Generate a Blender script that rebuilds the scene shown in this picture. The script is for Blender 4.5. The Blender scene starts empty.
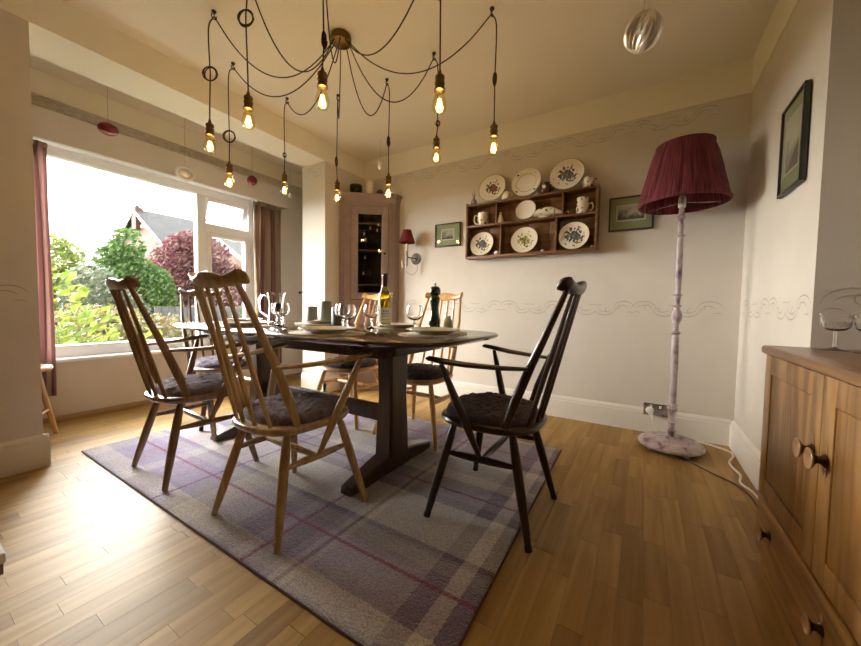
import bpy, bmesh, math, random
from mathutils import Vector, Matrix, noise
R_ = math.radians
PI = math.pi
random.seed(7)
SC = bpy.context.scene
COL = SC.collection

# ------------------------------------------------------------------ camera
def make_camera():
    yaw, pitch, roll = .5508, .0461, .0161
    fwd = Vector((-math.sin(yaw), math.cos(yaw), 0)); right = Vector((math.cos(yaw), math.sin(yaw), 0)); up = Vector((0, 0, 1))
    f2 = math.cos(pitch) * fwd - math.sin(pitch) * up
    u2 = math.sin(pitch) * fwd + math.cos(pitch) * up
    r3 = math.cos(roll) * right + math.sin(roll) * u2
    u3 = -math.sin(roll) * right + math.cos(roll) * u2
    cd = bpy.data.cameras.new('camera'); cd.sensor_width = 36; cd.lens = 347.1 * 36 / 861; cd.clip_start = .02; cd.clip_end = 300
    co = bpy.data.objects.new('camera', cd); COL.objects.link(co)
    m = Matrix((r3, u3, -f2)).transposed().to_4x4(); m.translation = Vector((0, 0, .87))
    co.matrix_world = m
    SC.camera = co
make_camera()

# ------------------------------------------------------------------ sky, exposure
SKY = 1.7
w = bpy.data.worlds.new('world'); SC.world = w; w.use_nodes = True
bg = w.node_tree.nodes['Background']; bg.inputs[0].default_value = (.98, 1.0, 1.0, 1); bg.inputs[1].default_value = SKY
SC.view_settings.view_transform = 'Standard'; SC.view_settings.look = 'None'
SC.view_settings.gamma = 1; SC.view_settings.use_curve_mapping = False
SC.view_settings.exposure = 2.5
SC.cycles.max_bounces = 10; SC.cycles.diffuse_bounces = 6; SC.cycles.transparent_max_bounces = 24
SC.cycles.sample_clamp_indirect = 6; SC.cycles.caustics_reflective = False; SC.cycles.caustics_refractive = False
SC.cycles.use_denoising = True
sl = bpy.data.lights.new('hazy_sun', 'SUN'); sl.energy = 11.5; sl.angle = R_(80); sl.color = (1, .965, .90)
so = bpy.data.objects.new('hazy_sun', sl); COL.objects.link(so)
so.rotation_euler = Vector((1, .20, -.20)).to_track_quat('-Z', 'Y').to_euler()
def portal(loc, sx, sy, rot):
    l = bpy.data.lights.new('window_portal', 'AREA'); l.shape = 'RECTANGLE'; l.size = sx; l.size_y = sy; l.cycles.is_portal = True
    o = bpy.data.objects.new('window_portal', l); COL.objects.link(o); o.location = loc; o.rotation_euler = rot
portal((-3.9, 1.37, 1.22), 1.56, 1.76, (0, -PI / 2, 0))

# ------------------------------------------------------------------ materials
def nodes(m):
    m.use_nodes = True; nt = m.node_tree
    return nt, nt.nodes['Principled BSDF'], nt.nodes['Material Output']
def ramp(nt, stops, interp='LINEAR'):
    r = nt.nodes.new('ShaderNodeValToRGB'); r.color_ramp.interpolation = interp
    e = r.color_ramp.elements
    while len(e) < len(stops): e.new(.5)
    for k, (p, c) in enumerate(stops):
        e[k].position = p; e[k].color = (c[0], c[1], c[2], 1)
    return r
MATS = {}
def mat(name, col, rough=.6, metal=0, var=.0, vscale=8, bump=0, bscale=60, coat=0, sheen=0, emit=None, spec=.5):
    if name in MATS: return MATS[name]
    m = bpy.data.materials.new(name); MATS[name] = m
    nt, p, out = nodes(m)
    p.inputs['Base Color'].default_value = (*col, 1); p.inputs['Roughness'].default_value = rough; p.inputs['Metallic'].default_value = metal
    p.inputs['Coat Weight'].default_value = coat; p.inputs['Sheen Weight'].default_value = sheen; p.inputs['Specular IOR Level'].default_value = spec
    if emit: p.inputs['Emission Color'].default_value = (*emit[0], 1); p.inputs['Emission Strength'].default_value = emit[1]
    tc = None
    if var or bump: tc = nt.nodes.new('ShaderNodeTexCoord')
    if var:
        n = nt.nodes.new('ShaderNodeTexNoise'); n.inputs['Scale'].default_value = vscale; n.inputs['Detail'].default_value = 4
        nt.links.new(tc.outputs['Object'], n.inputs['Vector'])
        r = ramp(nt, [(.3, [c * (1 - var) for c in col]), (.7, [min(1, c * (1 + var)) for c in col])])
        nt.links.new(n.outputs['Fac'], r.inputs[0]); nt.links.new(r.outputs[0], p.inputs['Base Color'])
    if bump:
        n = nt.nodes.new('ShaderNodeTexNoise'); n.inputs['Scale'].default_value = bscale; n.inputs['Detail'].default_value = 3
        nt.links.new(tc.outputs['Object'], n.inputs['Vector'])
        b = nt.nodes.new('ShaderNodeBump'); b.inputs['Strength'].default_value = bump; b.inputs['Distance'].default_value = .01
        nt.links.new(n.outputs['Fac'], b.inputs['Height']); nt.links.new(b.outputs[0], p.inputs['Normal'])
    return m
def wood(name, dark, light, rough=.35, scale=(30, 2.5, 30), coat=.15, per_obj=False, rings=3.0):
    """grain stretched along the local axis that has the small scale value"""
    if name in MATS: return MATS[name]
    m = bpy.data.materials.new(name); MATS[name] = m
    nt, p, out = nodes(m); L = nt.links.new
    tc = nt.nodes.new('ShaderNodeTexCoord'); mp = nt.nodes.new('ShaderNodeMapping'); mp.inputs['Scale'].default_value = scale
    if per_obj:
        geo = nt.nodes.new('ShaderNodeNewGeometry'); oi = nt.nodes.new('ShaderNodeObjectInfo')
        ad = nt.nodes.new('ShaderNodeMath'); ad.operation = 'ADD'; L(oi.outputs['Random'], ad.inputs[0]); L(geo.outputs['Random Per Island'], ad.inputs[1])
        fr = nt.nodes.new('ShaderNodeMath'); fr.operation = 'FRACT'; L(ad.outputs[0], fr.inputs[0])
        mu = nt.nodes.new('ShaderNodeMath'); mu.operation = 'MULTIPLY'; mu.inputs[1].default_value = 37; L(fr.outputs[0], mu.inputs[0])
        L(geo.outputs['Position'], mp.inputs['Vector']); L(mu.outputs[0], mp.inputs['Location'])
    else:
        L(tc.outputs['Object'], mp.inputs['Vector'])
    n1 = nt.nodes.new('ShaderNodeTexNoise'); n1.inputs['Scale'].default_value = 1; n1.inputs['Detail'].default_value = 5; n1.inputs['Distortion'].default_value = .6
    L(mp.outputs[0], n1.inputs['Vector'])
    wv = nt.nodes.new('ShaderNodeMath'); wv.operation = 'MULTIPLY'; wv.inputs[1].default_value = rings; L(n1.outputs['Fac'], wv.inputs[0])
    pp = nt.nodes.new('ShaderNodeMath'); pp.operation = 'PINGPONG'; pp.inputs[1].default_value = 1; L(wv.outputs[0], pp.inputs[0])
    r = ramp(nt, [(0, dark), (1, light)]); L(pp.outputs[0], r.inputs[0])
    col = r.outputs[0]
    if per_obj:
        r2 = ramp(nt, [(0, (.66, .62, .57)), (.2, (.84, .82, .78)), (.7, (1, 1, 1)), (1, (1.0, 1.0, .98))]); L(fr.outputs[0], r2.inputs[0])
        mx = nt.nodes.new('ShaderNodeMix'); mx.data_type = 'RGBA'; mx.blend_type = 'MULTIPLY'; mx.inputs[0].default_value = 1
        L(col, mx.inputs[6]); L(r2.outputs[0], mx.inputs[7]); col = mx.outputs[2]
    if per_obj: p.inputs['Specular IOR Level'].default_value = .2
    L(col, p.inputs['Base Color']); p.inputs['Roughness'].default_value = rough; p.inputs['Coat Weight'].default_value = coat; p.inputs['Coat Roughness'].default_value = .25
    b = nt.nodes.new('ShaderNodeBump'); b.inputs['Strength'].default_value = .06; L(n1.outputs['Fac'], b.inputs['Height']); L(b.outputs[0], p.inputs['Normal'])
    return m
def glass(name, tint=(.97, .985, .98), refl=.9, rough=.02, edge=.12, power=1.0):
    """thin clear glass: sees through, reflects more at a grazing angle"""
    if name in MATS: return MATS[name]
    m = bpy.data.materials.new(name); MATS[name] = m; m.use_nodes = True; nt = m.node_tree; nt.nodes.clear(); L = nt.links.new
    out = nt.nodes.new('ShaderNodeOutputMaterial'); tr = nt.nodes.new('ShaderNodeBsdfTransparent'); tr.inputs[0].default_value = (*tint, 1)
    gl = nt.nodes.new('ShaderNodeBsdfGlossy'); gl.inputs['Roughness'].default_value = rough; gl.inputs[0].default_value = (refl, refl, refl, 1)
    fr = nt.nodes.new('ShaderNodeLayerWeight'); fr.inputs[0].default_value = .5
    pw = nt.nodes.new('ShaderNodeMath'); pw.operation = 'POWER'; pw.inputs[1].default_value = 3.5; L(fr.outputs['Facing'], pw.inputs[0])
    ml = nt.nodes.new('ShaderNodeMath'); ml.operation = 'MULTIPLY_ADD'; ml.inputs[1].default_value = power * .8; ml.inputs[2].default_value = .045 * power; L(pw.outputs[0], ml.inputs[0])
    mx = nt.nodes.new('ShaderNodeMixShader'); L(ml.outputs[0], mx.inputs[0]); L(tr.outputs[0], mx.inputs[1]); L(gl.outputs[0], mx.inputs[2])
    L(mx.outputs[0], out.inputs[0]); return m
def leafy(name, cols, trans=.4):
    if name in MATS: return MATS[name]
    m = bpy.data.materials.new(name); MATS[name] = m
    nt, p, out = nodes(m); L = nt.links.new
    g = nt.nodes.new('ShaderNodeNewGeometry')
    k = len(cols) - 1
    r = ramp(nt, [(i / max(1, k), [q * .33 for q in c]) for i, c in enumerate(cols)]); L(g.outputs['Random Per Island'], r.inputs[0])
    L(r.outputs[0], p.inputs['Base Color']); p.inputs['Roughness'].default_value = .6
    t = nt.nodes.new('ShaderNodeBsdfTranslucent'); L(r.outputs[0], t.inputs[0])
    mx = nt.nodes.new('ShaderNodeMixShader'); mx.inputs[0].default_value = trans; L(p.outputs[0], mx.inputs[1]); L(t.outputs[0], mx.inputs[2]); L(mx.outputs[0], out.inputs[0])
    return m

WALL = mat('wallpaper', (.635, .58, .505), .75, var=.03, vscale=5, bump=.05, bscale=180)
CREAM = mat('cream_paint', (.80, .755, .63), .6, var=.02, vscale=3)
CEIL = mat('ceiling_paint', (.80, .745, .62), .8, var=.02, vscale=2)
SKIRT = mat('skirting_paint', (.74, .70, .63), .4)
WHITE = mat('window_white', (.82, .83, .82), .3)
FRIEZE = mat('frieze_ink', (.40, .35, .29), .7)
BAND = mat('frieze_band', (.52, .47, .40), .7, var=.12, vscale=25)
GLASS = mat('clear_glass', (1, 1, 1), .0); GLASS.node_tree.nodes['Principled BSDF'].inputs['Transmission Weight'].default_value = 1; GLASS.node_tree.nodes['Principled BSDF'].inputs['IOR'].default_value = 1.45
PANE = glass('window_glass', (.98, .99, .99), .8, .0, power=.6)
OAK = wood('oak_floor', (.33, .19, .055), (.46, .29, .10), .47, (26, 1.6, 1), .0, per_obj=True, rings=3.2)
CABLE = mat('black_cable', (.012, .011, .01), .6)
BRASS = mat('antique_brass', (.16, .10, .035), .35, 1.0, var=.25, vscale=40)
STEEL = mat('steel', (.6, .6, .6), .25, 1.0)
CHINA = mat('cream_china', (.80, .75, .63), .18, coat=.4)
DARKWOOD = wood('dark_wood', (.016, .007, .004), (.045, .018, .009), .3, (40, 40, 3), .3)
TABLEWOOD = wood('table_wood', (.035, .017, .008), (.062, .030, .014), .14, (2.2, 30, 30), .35)
PEDWOOD = wood('pedestal_wood', (.03, .014, .007), (.075, .035, .016), .35, (30, 30, 3), .1)
SHELFWOOD = wood('shelf_wood', (.10, .042, .014), (.23, .105, .04), .4, (3, 30, 30), .1)
ELM = wood('elm_wood', (.15, .062, .013), (.38, .20, .062), .32, (11, 11, 1.1), .1, rings=7)

# ------------------------------------------------------------------ mesh builder
class MB:
    def __init__(s): s.v = []; s.f = []
    def add(s, vs, fs, M=None):
        o = len(s.v)
        for q in vs:
            q = Vector(q); s.v.append(M @ q if M else q)
        s.f += [tuple(i + o for i in f) for f in fs]; return s
    def box(s, lo, hi, M=None, bev=0):
        x0, y0, z0 = lo; x1, y1, z1 = hi
        if not bev:
            return s.add([(x0, y0, z0), (x1, y0, z0), (x1, y1, z0), (x0, y1, z0), (x0, y0, z1), (x1, y0, z1), (x1, y1, z1), (x0, y1, z1)],
                         [(0, 3, 2, 1), (4, 5, 6, 7), (0, 1, 5, 4), (1, 2, 6, 5), (2, 3, 7, 6), (3, 0, 4, 7)], M)
        bm = bmesh.new(); bmesh.ops.create_cube(bm, size=1)
        for q in bm.verts: q.co = Vector(((x0 + x1) / 2 + q.co.x * (x1 - x0), (y0 + y1) / 2 + q.co.y * (y1 - y0), (z0 + z1) / 2 + q.co.z * (z1 - z0)))
        bmesh.ops.bevel(bm, geom=bm.edges[:], offset=bev, segments=2, affect='EDGES', profile=.5)
        bm.verts.index_update(); s.add([q.co for q in bm.verts], [[q.index for q in f.verts] for f in bm.faces], M); bm.free(); return s
    def lathe(s, prof, n=24, M=None, cap0=True, cap1=True):
        vs = []; fs = []; k = len(prof)
        for r, z in prof:
            for i in range(n):
                a = 2 * PI * i / n; vs.append((r * math.cos(a), r * math.sin(a), z))
        for j in range(k - 1):
            for i in range(n):
                a, b = j * n + i, j * n + (i + 1) % n; fs.append((a, b, b + n, a + n))
        if cap0: fs.append(tuple(range(n - 1, -1, -1)))
        if cap1: fs.append(tuple((k - 1) * n + i for i in range(n)))
        return s.add(vs, fs, M)
    def tube(s, pts, rad, n=8, closed=False, cap=True, flat=1.0, upv=None):
        pts = [Vector(p) for p in pts]; k = len(pts)
        if not isinstance(rad, (list, tuple)): rad = [rad] * k
        vs = []; fs = []; prev = None
        for i, p in enumerate(pts):
            if closed: t = pts[(i + 1) % k] - pts[i - 1]
            else: t = pts[min(i + 1, k - 1)] - pts[max(i - 1, 0)]
            t = t.normalized() if t.length > 1e-9 else Vector((0, 0, 1))
            if prev is None:
                u = Vector(upv) if upv else (Vector((0, 0, 1)) if abs(t.z) < .9 else Vector((1, 0, 0)))
            else: u = prev
            u = (u - t * u.dot(t)).normalized(); prev = u; b = t.cross(u)
            for j in range(n):
                a = 2 * PI * j / n; vs.append(p + u * math.cos(a) * rad[i] * flat + b * math.sin(a) * rad[i])
        for i in range(k if closed else k - 1):
            for j in range(n):
                a = i * n + j; b_ = i * n + (j + 1) % n; c = ((i + 1) % k) * n + (j + 1) % n; d = ((i + 1) % k) * n + j
                fs.append((a, b_, c, d))
        if cap and not closed:
            fs.append(tuple(range(n - 1, -1, -1))); fs.append(tuple((k - 1) * n + j for j in range(n)))
        return s.add(vs, fs)
    def prism(s, poly, z0, z1, M=None):
        n = len(poly); vs = [(x, y, z0) for x, y in poly] + [(x, y, z1) for x, y in poly]
        fs = [tuple(range(n - 1, -1, -1)), tuple(range(n, 2 * n))] + [(i, (i + 1) % n, n + (i + 1) % n, n + i) for i in range(n)]
        return s.add(vs, fs, M)
    def loft(s, rings, cap=True):
        n = len(rings[0]); vs = [p for r in rings for p in r]; fs = []
        for j in range(len(rings) - 1):
            for i in range(n): a, b = j * n + i, j * n + (i + 1) % n; fs.append((a, b, b + n, a + n))
        if cap: fs.append(tuple(range(n - 1, -1, -1))); fs.append(tuple((len(rings) - 1) * n + i for i in range(n)))
        return s.add(vs, fs)
    def ball(s, c, r, n=16, m=10, M=None):
        if not isinstance(r, (tuple, list)): r = (r, r, r)
        prof = []; vs = []; fs = []
        for j in range(m + 1):
            t = PI * j / m
            for i in range(n):
                a = 2 * PI * i / n; vs.append((c[0] + r[0] * math.sin(t) * math.cos(a), c[1] + r[1] * math.sin(t) * math.sin(a), c[2] - r[2] * math.cos(t)))
        for j in range(m):
            for i in range(n): a, b = j * n + i, j * n + (i + 1) % n; fs.append((a, b, b + n, a + n))
        return s.add(vs, fs, M)
    def build(s, name, m, parent=None, smooth=True, angle=40):
        me = bpy.data.meshes.new(name); me.from_pydata([tuple(q) for q in s.v], [], s.f); me.validate(); me.update()
        if smooth:
            me.polygons.foreach_set('use_smooth', [True] * len(me.polygons)); me.set_sharp_from_angle(angle=R_(angle))
        me.materials.append(m)
        return link(name, me, parent)
def link(name, me, parent=None):
    o = bpy.data.objects.new(name, me); COL.objects.link(o)
    if parent: o.parent = parent
    return o
def tag(o, label=None, cat=None, group=None, kind=None):
    if label: o['label'] = label
    if cat: o['category'] = cat
    if group: o['group'] = group
    if kind: o['kind'] = kind
    return o
def thing(name, label, cat, loc=(0, 0, 0), rz=0, group=None, scale=1):
    o = bpy.data.objects.new(name, None); COL.objects.link(o); o.location = loc; o.rotation_euler = (0, 0, rz); o.empty_display_size = .05
    if scale != 1: o.scale = (scale,) * 3
    return tag(o, label, cat, group)
def struct(name, mb, m, parent=None, smooth=False, label=None, **k):
    o = mb.build(name, m, parent, smooth, **k)
    if not parent: o['kind'] = 'structure'
    if label: o['label'] = label
    return o
def boxes(*bs):
    mb = MB()
    for lo, hi in bs: mb.box(lo, hi)
    return mb
def Rx(a): return Matrix.Rotation(a, 4, 'X')
def Ry(a): return Matrix.Rotation(a, 4, 'Y')
def Rz(a): return Matrix.Rotation(a, 4, 'Z')
def T(*p): return Matrix.Translation(Vector(p))

# ------------------------------------------------------------------ room shell
XL, XO, XR, YB, ZC, ZCV, ZB = -2.669, -3.0, .525, 2.92, 2.445, 2.23, 2.259
XW = -3.60; XA = .875; YD = 1.815; YN = -3.6; YO0, YO1 = .469, 2.36
# floor: a base slab with oak strips on it
floor = struct('floor', boxes(((-3.86, YN, -.06), (XA + .1, YB + .1, -.012))), OAK, label='oak strip floor')
# ceiling
struct('ceiling', boxes(((-3.86, YN, ZC), (XA + .1, YB + .1, ZC + .08))), CEIL, label='cream painted ceiling')
# walls
wall_back = struct('wall_back', boxes(((-3.86, YB, 0), (XR + .3, YB + .12, ZC))), WALL, label='pale papered wall with the plate shelf')
wall_right = struct('wall_right', MB().prism([(XR - .004, YB), (XR + .3, YB), (XR + .3, YD), (XR, YD)], 0, ZC), WALL, label='bright papered wall beside the floor lamp')
wall_alcove = struct('wall_alcove', boxes(((XA, YN, 0), (XA + .1, YD, ZC)), ((XR + .3, YD, 0), (XA + .1, YD + .1, ZC))), WALL, label='shaded papered alcove wall behind the sideboard')
wall_left = struct('wall_left', boxes(((XO, YN, 0), (XL, YO0, ZC))), WALL, label='papered wall before the window recess')
wall_pier = struct('wall_pier', boxes(((XO, YO1, 0), (XL, YB, ZC))), WALL, label='narrow wall pier beside the corner cabinet')
struct('trim_1', boxes(((XO, YO0, ZB), (XL, YO1, ZC))), CREAM, label='cream painted beam over the window recess')
WY0, WY1, WZ0, WZ1 = .50, 2.25, .45, 1.99
wall_window = struct('wall_window', boxes(((XW - .25, YN, 0), (XW, YB, WZ0)), ((XW - .25, YN, WZ1), (XW, YB, ZC)), ((XW - .25, YN, WZ0), (XW, WY0, WZ1)), ((XW - .25, WY1, WZ0), (XW, YB, WZ1))), WALL, label='papered outer wall with the window')
struct('wall_near', boxes(((-3.86, YN - .1, 0), (XA + .1, YN, ZC))), WALL, label='wall at the far end behind the viewer')
struct('wall_recess', boxes(((XW, YN, 0), (XO, YN + .1, ZC))), WALL)
# cream bands above the picture line
struct('trim_2', boxes(((XL, YB - .004, ZCV), (XR - .004, YB, ZC))), CREAM, label='cream band along the top of the back wall')
struct('trim_3', MB().prism([(XR - .010, YB - .004), (XR - .003, YB - .004), (XR + .001, YD - .001), (XR - .004, YD - .001)], ZCV, ZC), CREAM, label='cream band along the top of the right wall')
struct('trim_4', boxes(((XL, YN, ZB), (XL + .004, YB - .004, ZC))), CREAM, label='cream band along the top of the left wall')
struct('trim_5', boxes(((XW, YN + .1, 2.285), (XW + .004, YB, ZC))), CREAM, label='cream band above the recess window')
# baseboards
def baseboard(name, a, b, n, h=.17, t=.02, label=None):
    a = Vector(a); b = Vector(b); n = Vector(n)
    prof = [(0, 0), (t, 0), (t, h - .035), (t * .8, h - .03), (t * .8, h - .018), (t * .35, h - .004), (0, h)]
    rings = [[tuple(p + n * q + Vector((0, 0, z))) for q, z in prof] for p in (a, b)]
    o = MB().loft(rings).build(name, SKIRT, None, False); o['kind'] = 'structure'
    if label: o['label'] = label
    return o
baseboard('baseboard_back', (XL, YB, 0), (XR - .02, YB, 0), (0, -1, 0), .172, label='cream skirting board under the plate shelf wall')
baseboard('baseboard_right', (XR - .004, YB, 0), (XR, YD, 0), (-1, 0, 0), .17, .022, label='cream skirting board beside the floor lamp')
baseboard('baseboard_left', (XL, YN, 0), (XL, YO0 + .02, 0), (1, 0, 0), .17, .022, label='cream skirting board at the left edge')
baseboard('baseboard_left_end', (XL + .022, YO0, 0), (XO, YO0, 0), (0, 1, 0), .17, .02)
baseboard('baseboard_pier', (XL + .02, YO1, 0), (XO, YO1, 0), (0, -1, 0), .17, .02, label='cream skirting board around the wall pier')
baseboard('baseboard_pier_side', (XL, YO1 - .02, 0), (XL, YB, 0), (1, 0, 0), .17, .02)
baseboard('baseboard_window', (XW, YN, 0), (XW, YB, 0), (1, 0, 0), .035, .025, label='low skirting under the window')
bpy.data.objects['baseboard_window'].data.materials[0] = mat('brown_quadrant', (.33, .21, .10), .5)

# floor strips: 300 separate ones that show largest, the others joined
def strips():
    W = .0685; unit = MB().box((-.5, -.5, 0), (.5, .5, 1)).build('plank', OAK, None, False)
    me = unit.data; bpy.data.objects.remove(unit)
    lst = []; rng = random.Random(3)
    n = int((XA + 3.62) / W) + 1
    for i in range(n):
        x0 = -3.60 + i * W; y = YN + rng.uniform(-.5, 0)
        while y < YB:
            l = rng.choice((.30, .36, .42, .48, .55)); y1 = min(y + l, YB); ya = max(y, YN)
            if y1 - ya > .03: lst.append((x0, min(x0 + W, XA), ya, y1, rng.random()))
            y += l
    def score(p):
        cx, cy = (p[0] + p[1]) / 2, (p[2] + p[3]) / 2
        d = Vector((cx, cy)); f = d.y * .852 - d.x * .523; s = d.x * .852 + d.y * .523
        if f < .55 or abs(s) > f * 1.3: return 99
        if cx > .37 and cy < 1.66: return 98
        if -2.72 < cx < -.45 and .68 < cy < 2.15: return 90 + f     # under the rug
        if cx < XL and cy < .45 or cx < -3.55: return 97
        return f
    lst.sort(key=score)
    for k, (x0, x1, y0, y1, r) in enumerate(lst[:300]):
        o = link('plank', me, floor); o.location = ((x0 + x1) / 2, (y0 + y1) / 2, -.0125 + .0003 * r); o.scale = (x1 - x0 - .0008, y1 - y0 - .001, .0125)
    mb = MB()
    for x0, x1, y0, y1, r in lst[300:]:
        mb.box((x0 + .0004, y0 + .0005, -.0125), (x1 - .0004, y1 - .0005, .0003 * r))
    o = mb.build('plank_field', OAK, floor, False); o['kind'] = 'stuff'
strips()

# scroll friezes: thin stencilled strokes on the walls
def frieze(parent, org, u, n, length, z0, hgt, seed=1, thick=1.0, m=FRIEZE):
    org = Vector(org); u = Vector(u); n = Vector(n); mb = MB(); rng = random.Random(seed)
    def stroke(cx, cz, rx, rz, a0, a1, wd):
        K = 10; top = []; bot = []
        for k in range(K + 1):
            t = k / K; a = a0 + (a1 - a0) * t; wv = wd * math.sin(PI * min(max(t, .04), .96)) * (.5 + t * .5)
            for lst, s in ((top, 1), (bot, -1)):
                px = cx + (rx + s * wv) * math.cos(a); pz = cz + (rz + s * wv) * math.sin(a)
                lst.append(org + u * px + n * .0015 + Vector((0, 0, pz)))
        b = len(mb.v); mb.v += top + bot
        for k in range(K): mb.f.append((b + k, b + k + 1, b + K + 2 + k, b + K + 1 + k))
    P = .25; k = 0; x = .02; wd = .0036 * thick
    while x + P < length + .03:
        h2 = hgt / 2; zc = z0 + h2; fl = 1 if k % 2 == 0 else -1
        stroke(x + .075, zc - .15 * h2 * fl, .078, h2 * 1.05, R_(178) * fl, R_(8) * fl, wd)
        stroke(x + .080, zc - .25 * h2 * fl, .055, h2 * .70, R_(170) * fl, R_(25) * fl, wd * .8)
        stroke(x + .10, zc + .2 * h2 * fl, .020, h2 * .35, R_(20) * fl, R_(290) * fl, wd * .7)
        stroke(x + .20, zc + .15 * h2 * fl, .074, h2 * 1.05, R_(-178) * fl, R_(-15) * fl, wd)
        stroke(x + .19, zc + .25 * h2 * fl, .045, h2 * .65, R_(-165) * fl, R_(-20) * fl, wd * .8)
        stroke(x + .155, zc - .25 * h2 * fl, .018, h2 * .32, R_(200) * fl, R_(-60) * fl, wd * .7)
        stroke(x + .03, zc - .7 * h2 * fl, .030, h2 * .30, R_(160) * fl, R_(20) * fl, wd * .7)
        stroke(x + .235, zc + .7 * h2 * fl, .028, h2 * .28, R_(-160) * fl, R_(-20) * fl, wd * .7)
        x += P; k += 1
    o = mb.build('scroll_frieze', m, parent, False); return o
FR2 = mat('frieze_ink_faint', (.41, .36, .305), .7)
frieze(wall_back, (XL, YB, 0), (1, 0, 0), (0, -1, 0), 3.18, 2.115, .10, 1, 1.05, FR2)
frieze(wall_back, (-2.1, YB, 0), (1, 0, 0), (0, -1, 0), 2.6, .825, .115, 2, 1.05, FR2)
frieze(wall_right, (XR - .004, YB - .05, 0), (.0036, -1, 0), (-1, 0, 0), 1.05, .835, .11, 3, 1.05, FR2)
frieze(wall_alcove, (XR, YD, 0), (1, 0, 0), (0, -1, 0), .35, .855, .11, 4, 1.2)
frieze(wall_left, (XL, YN, 0), (0, 1, 0), (1, 0, 0), YO0 - YN, .84, .11, 5, 1.0)
frieze(wall_pier, (XO, YO1, 0), (1, 0, 0), (0, -1, 0), .33, 2.13, .10, 6, 1.05, FR2)
b_ = MB().box((XW, YN + .1, 2.175), (XW + .003, YB, 2.285)).build('frieze_band', BAND, wall_window, False)
frieze(wall_window, (XW + .003, YN + .2, 0), (0, 1, 0), (1, 0, 0), 5.3, 2.18, .10, 7, 1.4)
MB().box((XO, YO1 + .001, 2.13), (XO - .003, YB, 2.23)).build('frieze_band', BAND, wall_pier, False)

# ------------------------------------------------------------------ window
win = thing('window_1', None, None, (0, 0, 0)); win['kind'] = 'structure'; win['label'] = 'white framed window onto the garden'
XF = XW - .07                                   # room-side face of the frame
def member(name, y0, y1, z0, z1, d=.07, x=XF, parent=win, bev=.006):
    return MB().box((x - d, y0, z0), (x, y1, z1), bev=bev).build(name, WHITE, parent)
member('frame_stile', WY0, WY0 + .06, WZ0, WZ1); member('frame_stile', WY1 - .06, WY1, WZ0, WZ1)
member('frame_rail', WY0 + .055, WY1 - .055, WZ0, WZ0 + .09); member('frame_rail', WY0 + .055, WY1 - .055, WZ1 - .075, WZ1)
member('mullion', 1.685, 1.765, WZ0 + .085, WZ1 - .07); member('transom', 1.76, WY1 - .055, 1.575, 1.655)
MB().box((XF - .045, WY0 + .05, WZ0 + .08), (XF - .041, 1.69, WZ1 - .07)).build('pane', PANE, win, False)
# lower casement
cas = MB(); y0, y1, z0, z1 = 1.765, WY1 - .06, WZ0 + .09, 1.575
cas.box((XF - .05, y0, z0), (XF + .012, y0 + .045, z1), bev=.005).box((XF - .05, y1 - .045, z0), (XF + .012, y1, z1), bev=.005)
cas.box((XF - .05, y0 + .04, z0), (XF + .012, y1 - .04, z0 + .045), bev=.005).box((XF - .05, y0 + .04, z1 - .045), (XF + .012, y1 - .04, z1), bev=.005)
cso = cas.build('casement', WHITE, win)
MB().box((XF - .03, y0 + .04, z0 + .04), (XF - .026, y1 - .04, z1 - .04)).build('pane', PANE, cso, False)
MB().tube([(XF + .012, y0 + .022, 1.02), (XF + .035, y0 + .022, 1.02), (XF + .038, y0 + .022, .92)], .007).build('casement_handle', STEEL, cso)
# open top light, hung from its upper edge
fan = MB(); z0, z1 = -.25, 0
fan.box((-.05, y0, z0), (0, y0 + .04, z1), bev=.005).box((-.05, y1 - .04, z0), (0, y1, z1), bev=.005)
fan.box((-.05, y0 + .035, z0), (0, y1 - .035, z0 + .04), bev=.005).box((-.05, y0 + .035, z1 - .04), (0, y1 - .035, z1), bev=.005)
fo = fan.build('top_light', WHITE, win); fo.location = (XF - .005, 0, WZ1 - .08); fo.rotation_euler = (0, R_(22), 0)
MB().box((-.028, y0 + .035, z0 + .035), (-.024, y1 - .035, z1 - .035)).build('pane', PANE, fo, False)
MB().tube([(.0, (y0 + y1) / 2, z0 + .02), (.07, (y0 + y1) / 2 + .01, z0 - .01), (.09, (y0 + y1) / 2 + .01, z0 + .1)], .004).build('stay_arm', STEEL, fo)
struct('trim_6', MB().box((XW - .08, WY0 - .02, .425), (XW + .045, WY1 + .02, .452), bev=.006), WHITE, label='white window sill board')
struct('trim_7', boxes(((XW - .24, WY0 - .001, WZ0), (XW - .0, WY0 + .004, WZ1)), ((XW - .24, WY1 - .004, WZ0), (XW, WY1 + .001, WZ1)), ((XW - .24, WY0, WZ1 - .004), (XW, WY1, WZ1 + .001)), ((XW - .3, WY0, WZ0 - .02), (XW - .08, WY1, WZ0 + .001))), WHITE, label='white window reveal lining')
# pelmet
pel = thing('pelmet', 'plain papered pelmet board over the window curtains', 'pelmet', (XW, 0, 1.95))
MB().box((.13, .38, 0), (.15, 2.52, .20)).build('front_board', WALL, pel, False)
MB().box((.004, .38, .18), (.13, 2.52, .20)).build('top_board', WALL, pel, False)
MB().box((.004, 2.50, 0), (.13, 2.52, .18)).build('end_board', WALL, pel, False); MB().box((.004, .38, 0), (.13, .40, .18)).build('end_board', WALL, pel, False)
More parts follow.
